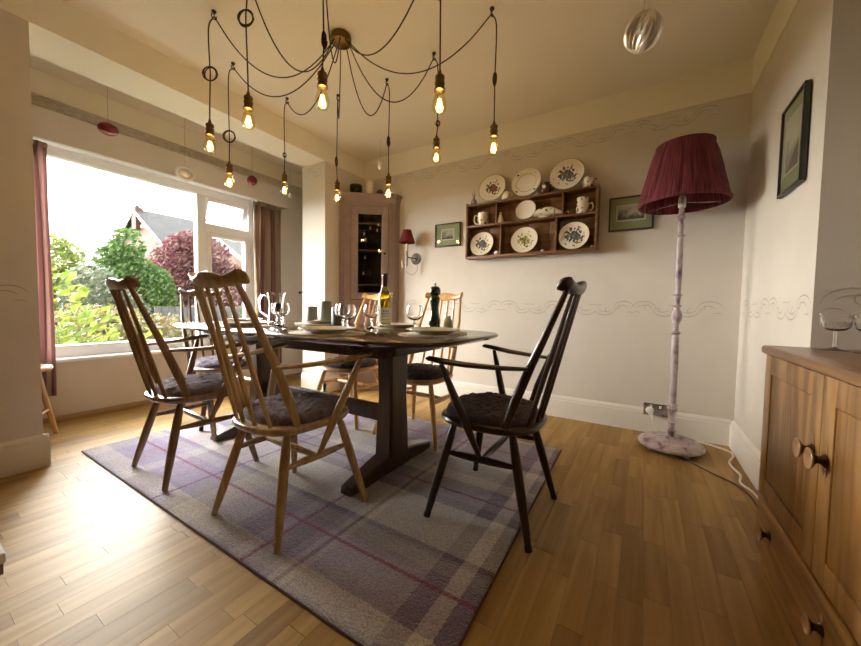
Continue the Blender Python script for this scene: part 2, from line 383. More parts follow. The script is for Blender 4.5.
# curtains
def curtain_mat(name, cols):
    m = bpy.data.materials.new(name); nt, p, out = nodes(m); L = nt.links.new
    tc = nt.nodes.new('ShaderNodeTexCoord'); sp = nt.nodes.new('ShaderNodeSeparateXYZ'); L(tc.outputs['UV'], sp.inputs[0])
    mu = nt.nodes.new('ShaderNodeMath'); mu.operation = 'FRACT'; L(sp.outputs[0], mu.inputs[0])
    r = ramp(nt, [(i / len(cols), c) for i, c in enumerate(cols)], 'CONSTANT'); L(mu.outputs[0], r.inputs[0])
    L(r.outputs[0], p.inputs['Base Color']); p.inputs['Roughness'].default_value = .85
    t = nt.nodes.new('ShaderNodeBsdfTranslucent'); L(r.outputs[0], t.inputs[0])
    mx = nt.nodes.new('ShaderNodeMixShader'); mx.inputs[0].default_value = .42; L(p.outputs[0], mx.inputs[1]); L(t.outputs[0], mx.inputs[2]); L(mx.outputs[0], out.inputs[0])
    return m
def curtain(label, y0, y1, z0, z1, folds, amp, m, stripes, x=XW + .075):
    K = folds * 14; vs = []; fs = []; us = []
    for j in range(9):
        tz = j / 8
        for i in range(K + 1):
            t = i / K; ph = t * folds * 2 * PI
            a = amp * (.65 + .35 * (1 - tz)) * (1 + .25 * math.sin(ph * .37 + 1))
            vs.append((x + a * math.sin(ph) + .006 * math.sin(ph * .5 + tz * 3), y0 + (y1 - y0) * t + .008 * math.sin(ph * 2) * (1 - tz) + .006 * math.sin(tz * 5 + t * 7), z0 + (z1 - z0) * tz)); us.append((t * stripes, tz))
    for j in range(8):
        for i in range(K): a = j * (K + 1) + i; fs.append((a, a + 1, a + K + 2, a + K + 1))
    me = bpy.data.meshes.new('curtain_cloth'); me.from_pydata(vs, [], fs); me.polygons.foreach_set('use_smooth', [True] * len(fs))
    uv = me.uv_layers.new(name='uv')
    for lp in me.loops: uv.data[lp.index].uv = us[lp.vertex_index]
    me.materials.append(m)
    c = thing('curtain', label, 'curtain', (0, 0, 0), group='window curtains')
    o = link('curtain_cloth', me, c); so = o.modifiers.new('thick', 'SOLIDIFY'); so.thickness = .003
    ht = MB().box((x - .012, y0, z1 - .03), (x + .012, y1, z1 - .0), bev=.004).build('heading_tape', m, c)
curtain('dusky pink striped curtain at the left side of the window', .46, .685, .20, 1.945, 4, .022, curtain_mat('curtain_pink', [(.50, .36, .34), (.56, .42, .39), (.42, .27, .26)]), 5)
curtain('striped cream and plum curtain at the right side of the window', 2.16, 2.485, .20, 1.945, 7, .026, curtain_mat('curtain_stripe', [(.50, .40, .31), (.36, .22, .21), (.54, .45, .36), (.46, .30, .28), (.56, .48, .39), (.26, .12, .12)]), 3.2)
hk = thing('tieback_hook', 'small dark curtain tieback hook on the wall by the recess corner', 'hook', (XW, 2.79, 1.02))
MB().lathe([(.018, 0), (.018, .006), (.006, .01), (.006, .03)], 12, Ry(PI / 2)).build('back_plate', DARKWOOD, hk)
MB().tube([(.028, 0, 0), (.045, 0, -.005), (.05, 0, .02)], .006).build('hook_arm', DARKWOOD, hk)

# ------------------------------------------------------------------ rug
def rug():
    c = [(-2.738, .628), (-.368, .636), (-.402, 2.215), (-2.74, 2.205)]
    NX, NY = 420, 270; mb = MB(); top = {}
    def at(u, v): 
        a = Vector(c[0]).lerp(Vector(c[1]), u); b = Vector(c[3]).lerp(Vector(c[2]), u); return a.lerp(b, v)
    for j in range(NY + 1):
        for i in range(NX + 1):
            p = at(i / NX, j / NY); e = min(i, NX - i, j, NY - j)
            w_ = .003 * noise.noise(Vector((p.x * 4, p.y * 4, 0))) if e == 0 else 0
            z = .0005 if e == 0 else (.0095 + .0012 * noise.noise(Vector((p.x * 9, p.y * 9, 3))) + .0016 * noise.noise(Vector((p.x * 110, p.y * 110, 7))) + random.uniform(-.0007, .0007))
            mb.v.append(Vector((p.x + w_, p.y + w_ + (.004 * math.sin(p.x * 9) if j == 0 else 0), z)))
    for j in range(NY):
        for i in range(NX): a = j * (NX + 1) + i; mb.f.append((a, a + 1, a + NX + 2, a + NX + 1))
    m = bpy.data.materials.new('tartan_rug'); nt, p, out = nodes(m); L = nt.links.new
    tc = nt.nodes.new('ShaderNodeTexCoord'); sp = nt.nodes.new('ShaderNodeSeparateXYZ')
    nz = nt.nodes.new('ShaderNodeTexNoise'); nz.inputs['Scale'].default_value = 90; nz.inputs['Detail'].default_value = 2; L(tc.outputs['Object'], nz.inputs[0])
    vm = nt.nodes.new('ShaderNodeVectorMath'); vm.operation = 'SCALE'; vm.inputs['Scale'].default_value = .012; L(nz.outputs['Color'], vm.inputs[0])
    va = nt.nodes.new('ShaderNodeVectorMath'); L(tc.outputs['Object'], va.inputs[0]); L(vm.outputs[0], va.inputs[1]); L(va.outputs[0], sp.inputs[0])
    G, PU, DP, CR, LG, BL, MG = (.38, .345, .36), (.27, .20, .315), (.115, .066, .11), (.62, .55, .485), (.49, .445, .47), (.30, .265, .45), (.20, .004, .065)
    def axis(sock, lo, hi, stops):
        mr = nt.nodes.new('ShaderNodeMapRange'); mr.inputs[1].default_value = lo; mr.inputs[2].default_value = hi; L(sock, mr.inputs[0])
        r = ramp(nt, [((s - lo) / (hi - lo), c_) for s, c_ in stops], 'CONSTANT'); L(mr.outputs[0], r.inputs[0]); return r.outputs[0]
    ox = .006
    rx = axis(sp.outputs[0], -2.76, -.36, [(-2.76, LG), (-2.60, BL), (-2.45, PU), (-2.30, BL), (-2.22, LG), (-2.13, PU), (-1.92, BL), (-1.76, G), (-1.66, CR), (-1.50, LG), (-1.33, PU), (-1.29, DP), (-1.20, PU), (-1.14, DP), (-1.02, PU), (-.985, LG), (-.955, DP), (-.935, CR), (-.905, G), (-.565, DP), (-.49, CR), (-.43, DP)])
    ry = axis(sp.outputs[1], .60, 2.24, [(.60, LG), (.66, CR), (.735, PU), (.95, G), (1.005, PU), (1.02, DP), (1.045, CR), (1.30, DP), (1.36, PU), (1.52, CR), (1.60, G), (1.74, CR), (1.80, DP), (1.86, PU), (2.05, BL), (2.12, PU), (2.17, LG)])
    mx = nt.nodes.new('ShaderNodeMix'); mx.data_type = 'RGBA'; mx.inputs[0].default_value = .5; L(rx, mx.inputs[6]); L(ry, mx.inputs[7]); col = mx.outputs[2]
    for sock, pos in ((sp.outputs[1], .893), (sp.outputs[1], 1.425), (sp.outputs[1], 1.98), (sp.outputs[0], -1.119), (sp.outputs[0], -1.805)):
        cm = nt.nodes.new('ShaderNodeMath'); cm.operation = 'COMPARE'; cm.inputs[1].default_value = pos; cm.inputs[2].default_value = .0075; L(sock, cm.inputs[0])
        sc = nt.nodes.new('ShaderNodeMath'); sc.operation = 'MULTIPLY'; sc.inputs[1].default_value = .8; L(cm.outputs[0], sc.inputs[0])
        m2 = nt.nodes.new('ShaderNodeMix'); m2.data_type = 'RGBA'; m2.inputs[7].default_value = (*MG, 1); L(sc.outputs[0], m2.inputs[0]); L(col, m2.inputs[6]); col = m2.outputs[2]
    n2 = nt.nodes.new('ShaderNodeTexNoise'); n2.inputs['Scale'].default_value = 170; n2.inputs['Detail'].default_value = 3; L(tc.outputs['Object'], n2.inputs[0])
    r2 = ramp(nt, [(.3, (.55, .55, .55)), (.7, (1.25, 1.25, 1.25))]); L(n2.outputs[0], r2.inputs[0])
    m3 = nt.nodes.new('ShaderNodeMix'); m3.data_type = 'RGBA'; m3.blend_type = 'MULTIPLY'; m3.inputs[0].default_value = .8; L(col, m3.inputs[6]); L(r2.outputs[0], m3.inputs[7])
    L(m3.outputs[2], p.inputs['Base Color']); p.inputs['Roughness'].default_value = .95; p.inputs['Sheen Weight'].default_value = .5; p.inputs['Specular IOR Level'].default_value = .1
    bp = nt.nodes.new('ShaderNodeBump'); bp.inputs['Strength'].default_value = .7; bp.inputs['Distance'].default_value = .012; L(n2.outputs[0], bp.inputs['Height']); L(bp.outputs[0], p.inputs['Normal'])
    r = thing('rug', 'purple and grey tartan rug under the dining table', 'rug')
    mb.build('pile', m, r, True, 180)
    edge = [at(t / 40, 0) for t in range(40)] + [at(1, t / 30) for t in range(30)] + [at(1 - t / 40, 1) for t in range(40)] + [at(0, 1 - t / 30) for t in range(30)]
    MB().tube([(q.x, q.y, .004) for q in edge], .0034, 6, closed=True).build('bound_edge', mat('rug_binding', (.07, .04, .05), .9), r)
rug()
RZ = .0115

# ------------------------------------------------------------------ chairs
def superell(a, b0, b1, n, N=44, wfront=1.0, wback=1.0):
    pts = []
    for i in range(N):
        t = 2 * PI * i / N; c, s = math.cos(t), math.sin(t)
        x = a * math.copysign(abs(c) ** (2 / n), c); y = (b1 if s > 0 else b0) * math.copysign(abs(s) ** (2 / n), s)
        k = (y + b0) / (b0 + b1); pts.append((x * (wback + (wfront - wback) * k), y))
    return pts
def spin(a, b, r0, rm, r1, n=8, pos=.45, N=9):
    a, b = Vector(a), Vector(b); P = []; Rr = []
    for k in range(N):
        t = k / (N - 1); P.append(a.lerp(b, t))
        q = (1 - ((t - pos) / (pos if t < pos else 1 - pos)) ** 2); base = r0 if t < pos else r1
        Rr.append(base + (rm - base) * max(0, q))
    return P, Rr
def chair(label, m, loc, rz, arms=True, tips=None, group=None, dz=0):
    dzf = RZ                                    # front feet always stand on the rug
    t = thing('dining_chair', label, 'chair', loc, rz, group)
    out = superell(.215, .200, .232, 2.7, 44, 1.0, .90)
    def ring(s, z, dy=0): return [(x * s, y * s + dy, z) for x, y in out]
    MB().loft([ring(.86, .381), ring(.97, .392), ring(1.0, .404), ring(.985, .414), ring(.95, .4185), ring(.4, .414)]).build('seat', m, t)
    for sx in (-1, 1):
        for (tx, ty, fx, fy) in ((.150, .130, .243, .205), (.132, -.108, .207, -.205)):
            P, Rr = spin((sx * tx, ty, .395), (sx * fx, fy, dzf if fy > 0 else dz), .0135, .0185, .0115, 10, .38)
            lg = MB().tube(P, Rr, 10).build('leg', m, t)
            if tips:
                a = Vector(P[-1]); d = (Vector(P[-2]) - a).normalized()
                MB().tube([a, a + d * .02], [.0135, .0135], 10).build('rubber_tip', tips, lg)
        P, Rr = spin((sx * .166, -.145, .272), (sx * .181, .152, .272), .008, .0155, .008, 8, .5)
        MB().tube(P, Rr, 8).build('side_stretcher', m, t)
        # outer back posts, thick where the arm joins
        pp = [(sx * .172, -.090, .408), (sx * .171, -.128, .52), (sx * .168, -.180, .655), (sx * .160, -.228, .77), (sx * .134, -.297, .950)]
        MB().tube(pp, [.0125, .0185, .0165, .013, .0095], 10, flat=.8, upv=(1, 0, 0)).build('back_post', m, t)
        if arms:
            ap = [(sx * .172, -.185, .650), (sx * .215, -.08, .650), (sx * .250, .04, .655), (sx * .274, .12, .663), (sx * .280, .182, .670), (sx * .279, .195, .669)]
            MB().tube(ap, [.012, .015, .018, .019, .017, .008], 10, flat=.62).build('armrest', m, t)
            P, Rr = spin((sx * .276, .13, .652), (sx * .176, .002, .275), .009, .0165, .008, 10, .55)
            MB().tube(P, Rr, 10).build('arm_support', m, t)
    P, Rr = spin((-.172, 0, .272), (.172, 0, .272), .0085, .015, .0085, 8, .5)
    MB().tube(P, Rr, 8).build('cross_stretcher', m, t)
    for k in range(4):
        u = (k - 1.5) / 2.5
        P, Rr = spin((u * .185, -.178 + .05 * u * u, .408), (u * .134, -.313 + .016 * u * u, .950), .0075, .0095, .006, 8, .35)
        MB().tube(P, Rr, 8).build('spindle', m, t)
    # yoke shaped crest rail
    rings = []; N = 25
    for k in range(N):
        s = -1 + 2 * k / (N - 1); a = abs(s)
        top = .968 + .010 * math.cos(s * PI * 1.3) + .030 * max(0, (a - .5) / .5) ** 1.3
        bot = .924 - .004 * math.cos(s * PI) + .010 * a ** 3
        th = .018 + .006 * a; cap = math.sqrt(max(0, 1 - max(0, (a - .9) / .1) ** 2)) * .85 + .15 if a > .9 else 1
        cz, hz = (top + bot) / 2, (top - bot) / 2 * cap; x = s * .161; y = -.310 + .030 * s * s
        rg = []
        for q in range(12):
            an = 2 * PI * q / 12; c, sn = math.cos(an), math.sin(an)
            rg.append((x, y + th * cap * math.copysign(abs(c) ** .8, c) - .016 * (sn * hz) / .03, cz + hz * math.copysign(abs(sn) ** .8, sn)))
        rings.append(rg)
    MB().loft(rings).build('crest_rail', m, t, True, 60)
    return t
def fleece(label, loc, rz, m, seed):
    c = thing('seat_pad', label, 'cushion', loc, rz, 'fleece seat pads on the dining chairs')
    out = superell(.198, .160, .215, 2.5, 120, 1.0, .92); mb = MB(); NR = 44; N = len(out)
    def h(s, x, y):
        base = .044 * (1 - s ** 5) ** .5 if s < 1 else 0
        v = Vector((x * 22, y * 22, seed * 5.3)); d = noise.noise(v) * .45 + noise.noise(v * 2.1) * .5 + noise.noise(v * 4.1) * .45
        return .004 + base + .020 * d * (1 - .3 * s)
    for j in range(NR + 1):
        s = (j / NR) ** .8
        for i, (x, y) in enumerate(out):
            k = 1 + .03 * noise.noise(Vector((x * 30, y * 30, seed))) ; px, py = x * s * k, y * s * k
            mb.v.append(Vector((px, py, .4195 + (h(s, px, py) if j < NR else .001))))
    for j in range(NR):
        for i in range(N): a, b = j * N + i, j * N + (i + 1) % N; mb.f.append((a, a + N, b + N, b))
    mb.build('fleece', m, c, True, 180)
    # tie tape under the pad
    MB().loft([[(x * .9, y * .9, .4188) for x, y in out], [(x * .9, y * .9, .4215) for x, y in out]]).build('backing', mat('pad_backing', (.05, .04, .05), .9), c)
def chair_wood(n, d, l): return wood(n, [q * 1.35 for q in d], [q * 1.35 for q in l], .3, (30, 30, 3), .25)
W_MID = chair_wood('chair_brown', (.095, .048, .020), (.20, .112, .05)); W_HONEY = chair_wood('chair_honey', (.24, .15, .065), (.42, .295, .15))
W_DARK = chair_wood('chair_dark', (.011, .004, .003), (.034, .011, .007)); W_PALE = chair_wood('chair_pale', (.36, .19, .06), (.56, .34, .13)); W_BRN2 = chair_wood('chair_deep_brown', (.06, .025, .012), (.13, .06, .028))
FL_GREY = mat('fleece_plum_grey', (.155, .118, .185), .95, var=.5, vscale=30, bump=1.0, bscale=220, sheen=.5)
FL_DARK = mat('fleece_dark_plum', (.06, .032, .052), .95, var=.5, vscale=30, bump=1.0, bscale=220, sheen=.3)
TIP = mat('black_rubber', (.01, .01, .01), .6)
GCH = 'spindle back chairs around the dining table'
CH = [('brown spindle-back armchair nearest the left wall, back to the viewer', W_MID, (-2.03, .905, 0), R_(-3), True, None, RZ),
      ('honey-coloured spindle-back armchair in front, between table and viewer', W_HONEY, (-1.258, .925, 0), 0, True, None, RZ),
      ('dark spindle-back armchair at the right end of the table', W_DARK, (-.525, 1.425, 0), PI / 2, True, TIP, 0),
      ('pale spindle-back chair behind the table by the green pepper mill', W_PALE, (-1.272, 1.968, 0), PI, False, None, RZ),
      ('pale spindle-back chair behind the table in front of the corner cabinet', W_PALE, (-1.915, 1.968, 0), PI, False, None, RZ),
      ('deep brown spindle-back chair at the window end of the table', W_BRN2, (-2.715, 1.40, 0), -PI / 2, False, TIP, 0)]
PADS = ['lavender-grey fleece pad on the brown armchair nearest the left wall', 'thick plum-grey fleece pad on the honey-coloured armchair', 'dark plum fleece pad on the dark armchair at the right',
        'dark purple fleece pad on the pale chair by the pepper mill', 'dark fleece pad on the pale chair before the corner cabinet', 'lavender fleece pad on the deep brown chair at the window end']
for k, (lb, m, loc, rz, arms, tips, dz) in enumerate(CH):
    chair(lb, m, loc, rz, arms, tips, GCH, dz)
    fleece(PADS[k], (loc[0], loc[1], -.0005), rz, FL_DARK if k in (2, 3, 4) else FL_GREY, k + 1)

# ------------------------------------------------------------------ dining table
TX, TY, TZ = -1.70, 1.46, .735
def table():
    t = thing('dining_table', 'long dark wooden refectory table with rounded ends', 'table', (TX, TY, 0))
    out = superell(1.075, .485, .485, 4.4, 120)
    def rg(s, z): return [(x * (1.075 - s) / 1.075, y * (.485 - s) / .485, z) for x, y in out]
    MB().loft([rg(.05, TZ - .03), rg(.012, TZ - .02), rg(0, TZ - .010), rg(.002, TZ - .004), rg(.008, TZ)]).build('tabletop', TABLEWOOD, t)
    for sx in (-1, 1):
        x = sx * .575
        rr = []
        for z, wx, wy in ((.085, .055, .085), (.2, .052, .082), (.4, .045, .072), (.66, .048, .082)):
            rr.append([(x - wx, -wy * .8, z), (x - wx * .8, -wy, z), (x + wx * .8, -wy, z), (x + wx, -wy * .8, z), (x + wx, wy * .8, z), (x + wx * .8, wy, z), (x - wx * .8, wy, z), (x - wx, wy * .8, z)])
        MB().loft(rr).build('pedestal', PEDWOOD, t, True, 30)
        fr = []
        for y, hh, wd in ((-.345, .022, .028), (-.335, .034, .036), (-.24, .056, .042), (-.12, .083, .05), (-.07, .09, .054), (.07, .09, .054), (.12, .083, .05), (.24, .056, .042), (.335, .034, .036), (.345, .022, .028)):
            b0 = RZ + (.0 if abs(y) > .2 else .012); top = RZ + hh
            fr.append([(x - wd, y, b0), (x + wd, y, b0), (x + wd, y, top - .008), (x + wd * .8, y, top), (x - wd * .8, y, top), (x - wd, y, top - .008)])
        MB().loft(fr).build('sledge_foot', PEDWOOD, t, True, 35)
        MB().loft([[(x - .045, y, z0), (x + .045, y, z0), (x + .045, y, .705), (x - .045, y, .705)] for y, z0 in ((-.37, .685), (-.2, .655), (.2, .655), (.37, .685))]).build('bearer', PEDWOOD, t, False)
    MB().box((-.53, -.018, .245), (.53, .018, .335), bev=.006).build('stretcher', PEDWOOD, t)
    for sy in (-1, 1): MB().box((-.80, sy * .29 - .011, .64), (.80, sy * .29 + .011, .706), bev=.003).build('apron_rail', PEDWOOD, t)
    for sx in (-1, 1): MB().box((sx * .80 - .011, -.29, .655), (sx * .80 + .011, .29, .706), bev=.003).build('end_rail', PEDWOOD, t)
table()

# ------------------------------------------------------------------ things on the table
MATC = mat('placemat_cream', (.56, .50, .42), .8, var=.08, vscale=60)
PORC = mat('white_porcelain', (.70, .66, .58), .2, coat=.3)
def plate_prof(r, h=.022): return [(r * .55, 0), (r * .58, .003), (r * .66, .006), (r, h), (r * .995, h + .003), (r * .70, .010), (r * .62, .007), (0.001, .006)]
SEATS = [('in front of the brown armchair', -2.03, 1.175, 0), ('in front of the honey-coloured armchair', -1.30, 1.165, 0), ('at the right end before the dark armchair', -.885, 1.47, PI / 2),
         ('by the pepper mill at the far side', -1.30, 1.735, PI), ('at the far side before the cabinet', -2.0, 1.735, PI), ('at the window end of the table', -2.49, 1.44, -PI / 2)]
NAP = mat('napkin_linen', (.62, .56, .52), .9, var=.1)
for k, (where, x, y, rz) in enumerate(SEATS):
    pm = thing('placemat', 'oval cream placemat ' + where, 'placemat', (x, y, TZ), rz, 'placemats on the dining table')
    MB().lathe([(.165, 0), (.168, .002), (.165, .0035), (.001, .0035)], 48, Matrix.Diagonal((1.22, .93, 1, 1))).build('mat_body', MATC, pm)
    MB().tube([(.2025 * math.cos(a * PI / 24), .1545 * math.sin(a * PI / 24), .002) for a in range(48)], .003, 6, True).build('rim_cord', mat('mat_rim', (.45, .38, .30), .8), pm)
    pl = thing('dinner_plate', 'cream dinner plate laid ' + where, 'plate', (x, y, TZ + .0035), rz, 'dinner plates on the dining table')
    MB().lathe(plate_prof(.134), 44).build('plate_body', PORC, pl)
    MB().lathe([(.062, .0), (.064, .004), (.060, .004), (.058, .0)], 30, None, False, False).build('foot_ring', PORC, pl)
    if k in (0, 4):
        np_ = thing('napkin', 'folded linen napkin on the plate ' + where, 'napkin', (x, y, TZ + .0105), rz + .3, 'folded napkins on the plates')
        mb = MB()
        for q in range(2):
            rows = []
            for j in range(9):
                v = j / 8; rows.append([((u / 8 - .5) * (.11 - .012 * q), (v - .5) * (.055 - .006 * q), .0005 + .007 * q + .005 * (math.sin(u * .9 + q) * math.sin(v * 4 + k)) ** 2) for u in range(9)])
            b = len(mb.v); mb.v += [Vector(p) for r in rows for p in r]
            for j in range(8):
                for u in range(8): a = b + j * 9 + u; mb.f.append((a, a + 1, a + 10, a + 9))
        no = mb.build('cloth_fold', NAP, np_); sm = no.modifiers.new('thick', 'SOLIDIFY'); sm.thickness = .005; sm.offset = 1
    for dx, nm in ((-.172, 'fork'), (.172, 'knife')):
        M_ = Rz(rz); off = M_ @ Vector((dx, 0, 0))
        f = thing(nm, 'steel table %s beside the plate %s' % (nm, where), nm, (x + off.x, y + off.y, TZ + .0046), rz, nm + 's laid on the dining table')
        MB().tube([(0, -.10, .0025), (0, -.05, .003), (0, .015, .0022)], [.0055, .0045, .0028], 8, flat=.45).build('handle', STEEL, f)
        if nm == 'knife':
            MB().loft([[(-.003, y_, .001), (wd, y_, .001), (wd, y_, .003), (-.003, y_, .003)] for y_, wd in ((.012, .003), (.05, .009), (.09, .008), (.108, .0))]).build('blade', STEEL, f)
        else:
            MB().loft([[(-w2, y_, z_), (w2, y_, z_), (w2, y_, z_ + .0015), (-w2, y_, z_ + .0015)] for y_, w2, z_ in ((.012, .003, .001), (.03, .011, .001), (.045, .012, .002))]).build('fork_root', STEEL, f)
            for q in range(4): MB().tube([(-.0095 + q * .0063, .043, .003), (-.009 + q * .006, .07, .005), (-.009 + q * .006, .088, .003)], [.0017, .0015, .0007], 6).build('tine', STEEL, f)
def goblet(label, x, y):
    g = thing('goblet', label, 'glass', (x, y, TZ), 0, 'round wine goblets on the table')
    MB().lathe([(.034, 0), (.034, .002), (.012, .006), (.006, .012)], 28, None, True, True).build('foot', GLASS, g)
    MB().lathe([(.006, .012), (.005, .035), (.0075, .04), (.005, .045), (.006, .062)], 16, None, True, True).build('stem', GLASS, g)
    MB().lathe([(.006, .062), (.026, .068), (.042, .084), (.0475, .102), (.0455, .122), (.0385, .142), (.0392, .1425), (.0365, .1425), (.043, .122), (.045, .102), (.040, .086), (.024, .071), (.001, .067)], 32, None, True, True).build('bowl', GLASS, g)
goblet('round wine goblet beside the glass jug', -1.83, 1.29)
goblet('round wine goblet in front, right of the candles, nearer of the pair', -1.305, 1.30)
goblet('round wine goblet right of the candles, farther of the pair', -1.495, 1.455)
goblet('round wine goblet just left of the wine bottle', -1.39, 1.585)
goblet('round wine goblet between the wine bottle and the pepper mill', -1.04, 1.53)
goblet('round wine goblet at the window end, behind the jug', -2.26, 1.55)
# jug
j = thing('glass_jug', 'clear glass water jug with a looped handle', 'jug', (-2.02, 1.385, TZ), R_(211), None, 1.1)
MB().lathe([(.042, 0), (.046, .004), (.043, .05), (.040, .10), (.043, .15), (.050, .19), (.0505, .1905), (.048, .19), (.041, .15), (.038, .10), (.041, .05), (.044, .008), (.001, .006)], 32, None, True, True).build('jug_body', GLASS, j)
MB().tube([(.044, 0, .165), (.085, 0, .175), (.105, 0, .14), (.095, 0, .08), (.043, 0, .045)], [.007, .007, .0065, .006, .007], 10).build('handle', GLASS, j)
MB().tube([(-.0485, 0, .184), (-.053, 0, .189), (-.057, 0, .191)], [.006, .005, .003], 10, flat=.5).build('spout', GLASS, j)
# candles
CAND = mat('grey_green_wax', (.155, .155, .125), .5, var=.08, vscale=30)
for lb, x, y, r, h in (('short grey-green pillar candle, leftmost of three', -2.13, 1.76, .04, .125), ('tall grey-green pillar candle, middle of three', -1.98, 1.76, .042, .165), ('grey-green pillar candle, rightmost of three, half behind a goblet', -1.80, 1.70, .038, .12)):
    c = thing('pillar_candle', lb, 'candle', (x, y, TZ), 0, 'pillar candles on the table')
    MB().lathe([(r * .97, 0), (r, .004), (r, h - .004), (r * .96, h), (r * .8, h - .002), (r * .2, h - .008), (.001, h - .008)], 32).build('wax', CAND, c)
    MB().tube([(0, 0, h - .008), (.001, 0, h + .006), (.003, 0, h + .014)], .0012, 6).build('wick', CABLE, c)
# wine bottle
bt = thing('wine_bottle', 'green-yellow white wine bottle with a cream label', 'bottle', (-1.375, 1.69, TZ), R_(-40), None, 1.1)
BG = glass('bottle_glass', (.74, .72, .26), .9, .03); WINE = glass('wine_liquid', (.93, .87, .48), .3, .1)
MB().lathe([(.033, 0), (.0375, .004), (.0375, .165), (.035, .185), (.024, .212), (.0155, .235), (.0145, .245), (.0145, .292), (.016, .293), (.016, .300), (.011, .301)], 32).build('bottle_body', BG, bt)
MB().lathe([(.030, .006), (.034, .01), (.034, .165), (.03, .185), (.02, .207), (.001, .207)], 24).build('wine', WINE, bt)
MB().lathe([(.0156, .235), (.0158, .298), (.0165, .3), (.0165, .305), (.001, .306)], 24, None, False).build('foil_capsule', mat('foil_black', (.05, .018, .012), .35, .6), bt)
lab = mat('label_paper', (.66, .64, .54), .7)
def arcband(r, a0, a1, z0, z1, n=16):
    mb = MB(); vs = []
    for k in range(n + 1):
        a = a0 + (a1 - a0) * k / n
        for rr, z in ((r, z0), (r, z1), (r + .0006, z0), (r + .0006, z1)): vs.append((rr * math.cos(a), rr * math.sin(a), z))
    fs = []
    for k in range(n): b = k * 4; fs += [(b + 2, b + 6, b + 7, b + 3), (b, b + 1, b + 5, b + 4), (b + 1, b + 3, b + 7, b + 5), (b, b + 4, b + 6, b + 2)]
    return mb.add(vs, fs)
lo_ = arcband(.0378, R_(-75), R_(75), .03, .115).build('label', lab, bt); lo_['label'] = 'cream paper label'
ink = mat('label_ink', (.10, .09, .07), .7)
for z0, z1, a in ((.094, .098, 30), (.082, .0845, 42), (.068, .070, 34), (.048, .0495, 40)): arcband(.0386, R_(-a), R_(a), z0, z1).build('print_line', ink, lo_)
# pepper mill
pmill = thing('pepper_mill', 'tall glossy dark green pepper mill', 'pepper mill', (-1.098, 1.835, TZ), 0, None, 1.32)
GRN = mat('green_lacquer', (.004, .025, .012), .15, coat=.6)
MB().lathe([(.027, 0), (.029, .004), (.029, .014), (.026, .018), (.028, .026), (.028, .045), (.023, .055), (.019, .075), (.018, .10), (.022, .125), (.025, .14), (.021, .150), (.017, .153)], 28).build('mill_body', GRN, pmill)
MB().lathe([(.016, .154), (.022, .158), (.026, .168), (.0255, .184), (.019, .196), (.008, .2), (.001, .2)], 28).build('mill_head', GRN, pmill)
MB().lathe([(.004, .199), (.0035, .204), (.006, .208), (.006, .213), (.001, .216)], 14).build('top_knob', STEEL, pmill)
# votive jar
vt = thing('votive_jar', 'small frosted green-white bud vase beside the pepper mill', 'vase', (-1.005, 1.84, TZ), 0, None, .82)
FROST = mat('frosted_glass', (.50, .52, .43), .35, var=.15, vscale=50, bump=.5, bscale=120)
MB().lathe([(.022, 0), (.028, .006), (.035, .03), (.033, .055), (.022, .08), (.015, .092), (.017, .098), (.013, .098), (.012, .09), (.001, .088)], 26).build('vase_body', FROST, vt)
MB().lathe([(.0165, .095), (.0185, .0985), (.0165, .1)], 22, None, False, False).build('rim', FROST, vt)
# ------------------------------------------------------------------ spider chandelier
ch = thing('spider_chandelier', 'brass ceiling rose with ten looped black cables and glowing filament bulbs', 'chandelier', (-1.571, 1.506, ZC))
RO = Vector((-1.571, 1.506, ZC))
MB().lathe([(.058, 0), (.060, -.004), (.060, -.034), (.056, -.040), (.02, -.044), (.001, -.044)], 36).build('ceiling_rose', BRASS, ch)
BULB = glass('amber_bulb_glass', (1.0, .92, .66), .7, .02, power=.9)
FIL = mat('filament_glow', (1, .55, .1), .5, emit=((1.0, .60, .16), 6))
HOLD = mat('holder_brass', (.16, .10, .045), .38, 1.0, var=.3, vscale=60)
# (hook xy, bulb xy, holder top z, knot z, knot kind, sag)
PEND = [((-2.036, 1.033), (-2.062, 1.017), 1.848, 2.12, 'ring', .26), ((-2.354, 1.31), (-2.385, 1.296), 1.792, 1.975, 'ring', .24), ((-1.655, .992), (-1.655, .992), 1.862, 2.224, 'ring', .30),
        ((-2.382, 1.734), (-2.40, 1.722), 1.868, 2.02, 'small', .22), ((-1.212, 1.056), (-1.212, 1.056), 1.862, 2.00, 'bundle', .30), ((-2.014, 1.903), (-2.016, 1.90), 1.800, 1.955, 'bundle', .26),
        ((-1.58, 1.944), (-1.565, 1.953), 1.780, 2.02, 'bundle', .30), ((-1.171, 1.897), (-1.150, 1.91), 1.925, 2.02, 'small', .30), ((-.755, 1.272), (-.755, 1.272), 1.822, 2.15, 'small', .26), ((-.741, 1.774), (-.720, 1.788), 1.842, 2.08, 'bundle', .24)]
def catmull(P, n=8):
    P = [Vector(p) for p in P]; Q = [P[0] * 2 - P[1]] + P + [P[-1] * 2 - P[-2]]; o = []
    for i in range(1, len(Q) - 2):
        for k in range(n):
            t = k / n; a, b, c, d = Q[i - 1], Q[i], Q[i + 1], Q[i + 2]
            o.append(.5 * ((2 * b) + (c - a) * t + (2 * a - 5 * b + 4 * c - d) * t * t + (3 * b - a - 3 * c + d) * t ** 3))
    o.append(P[-1]); return o
bulb_me = {}
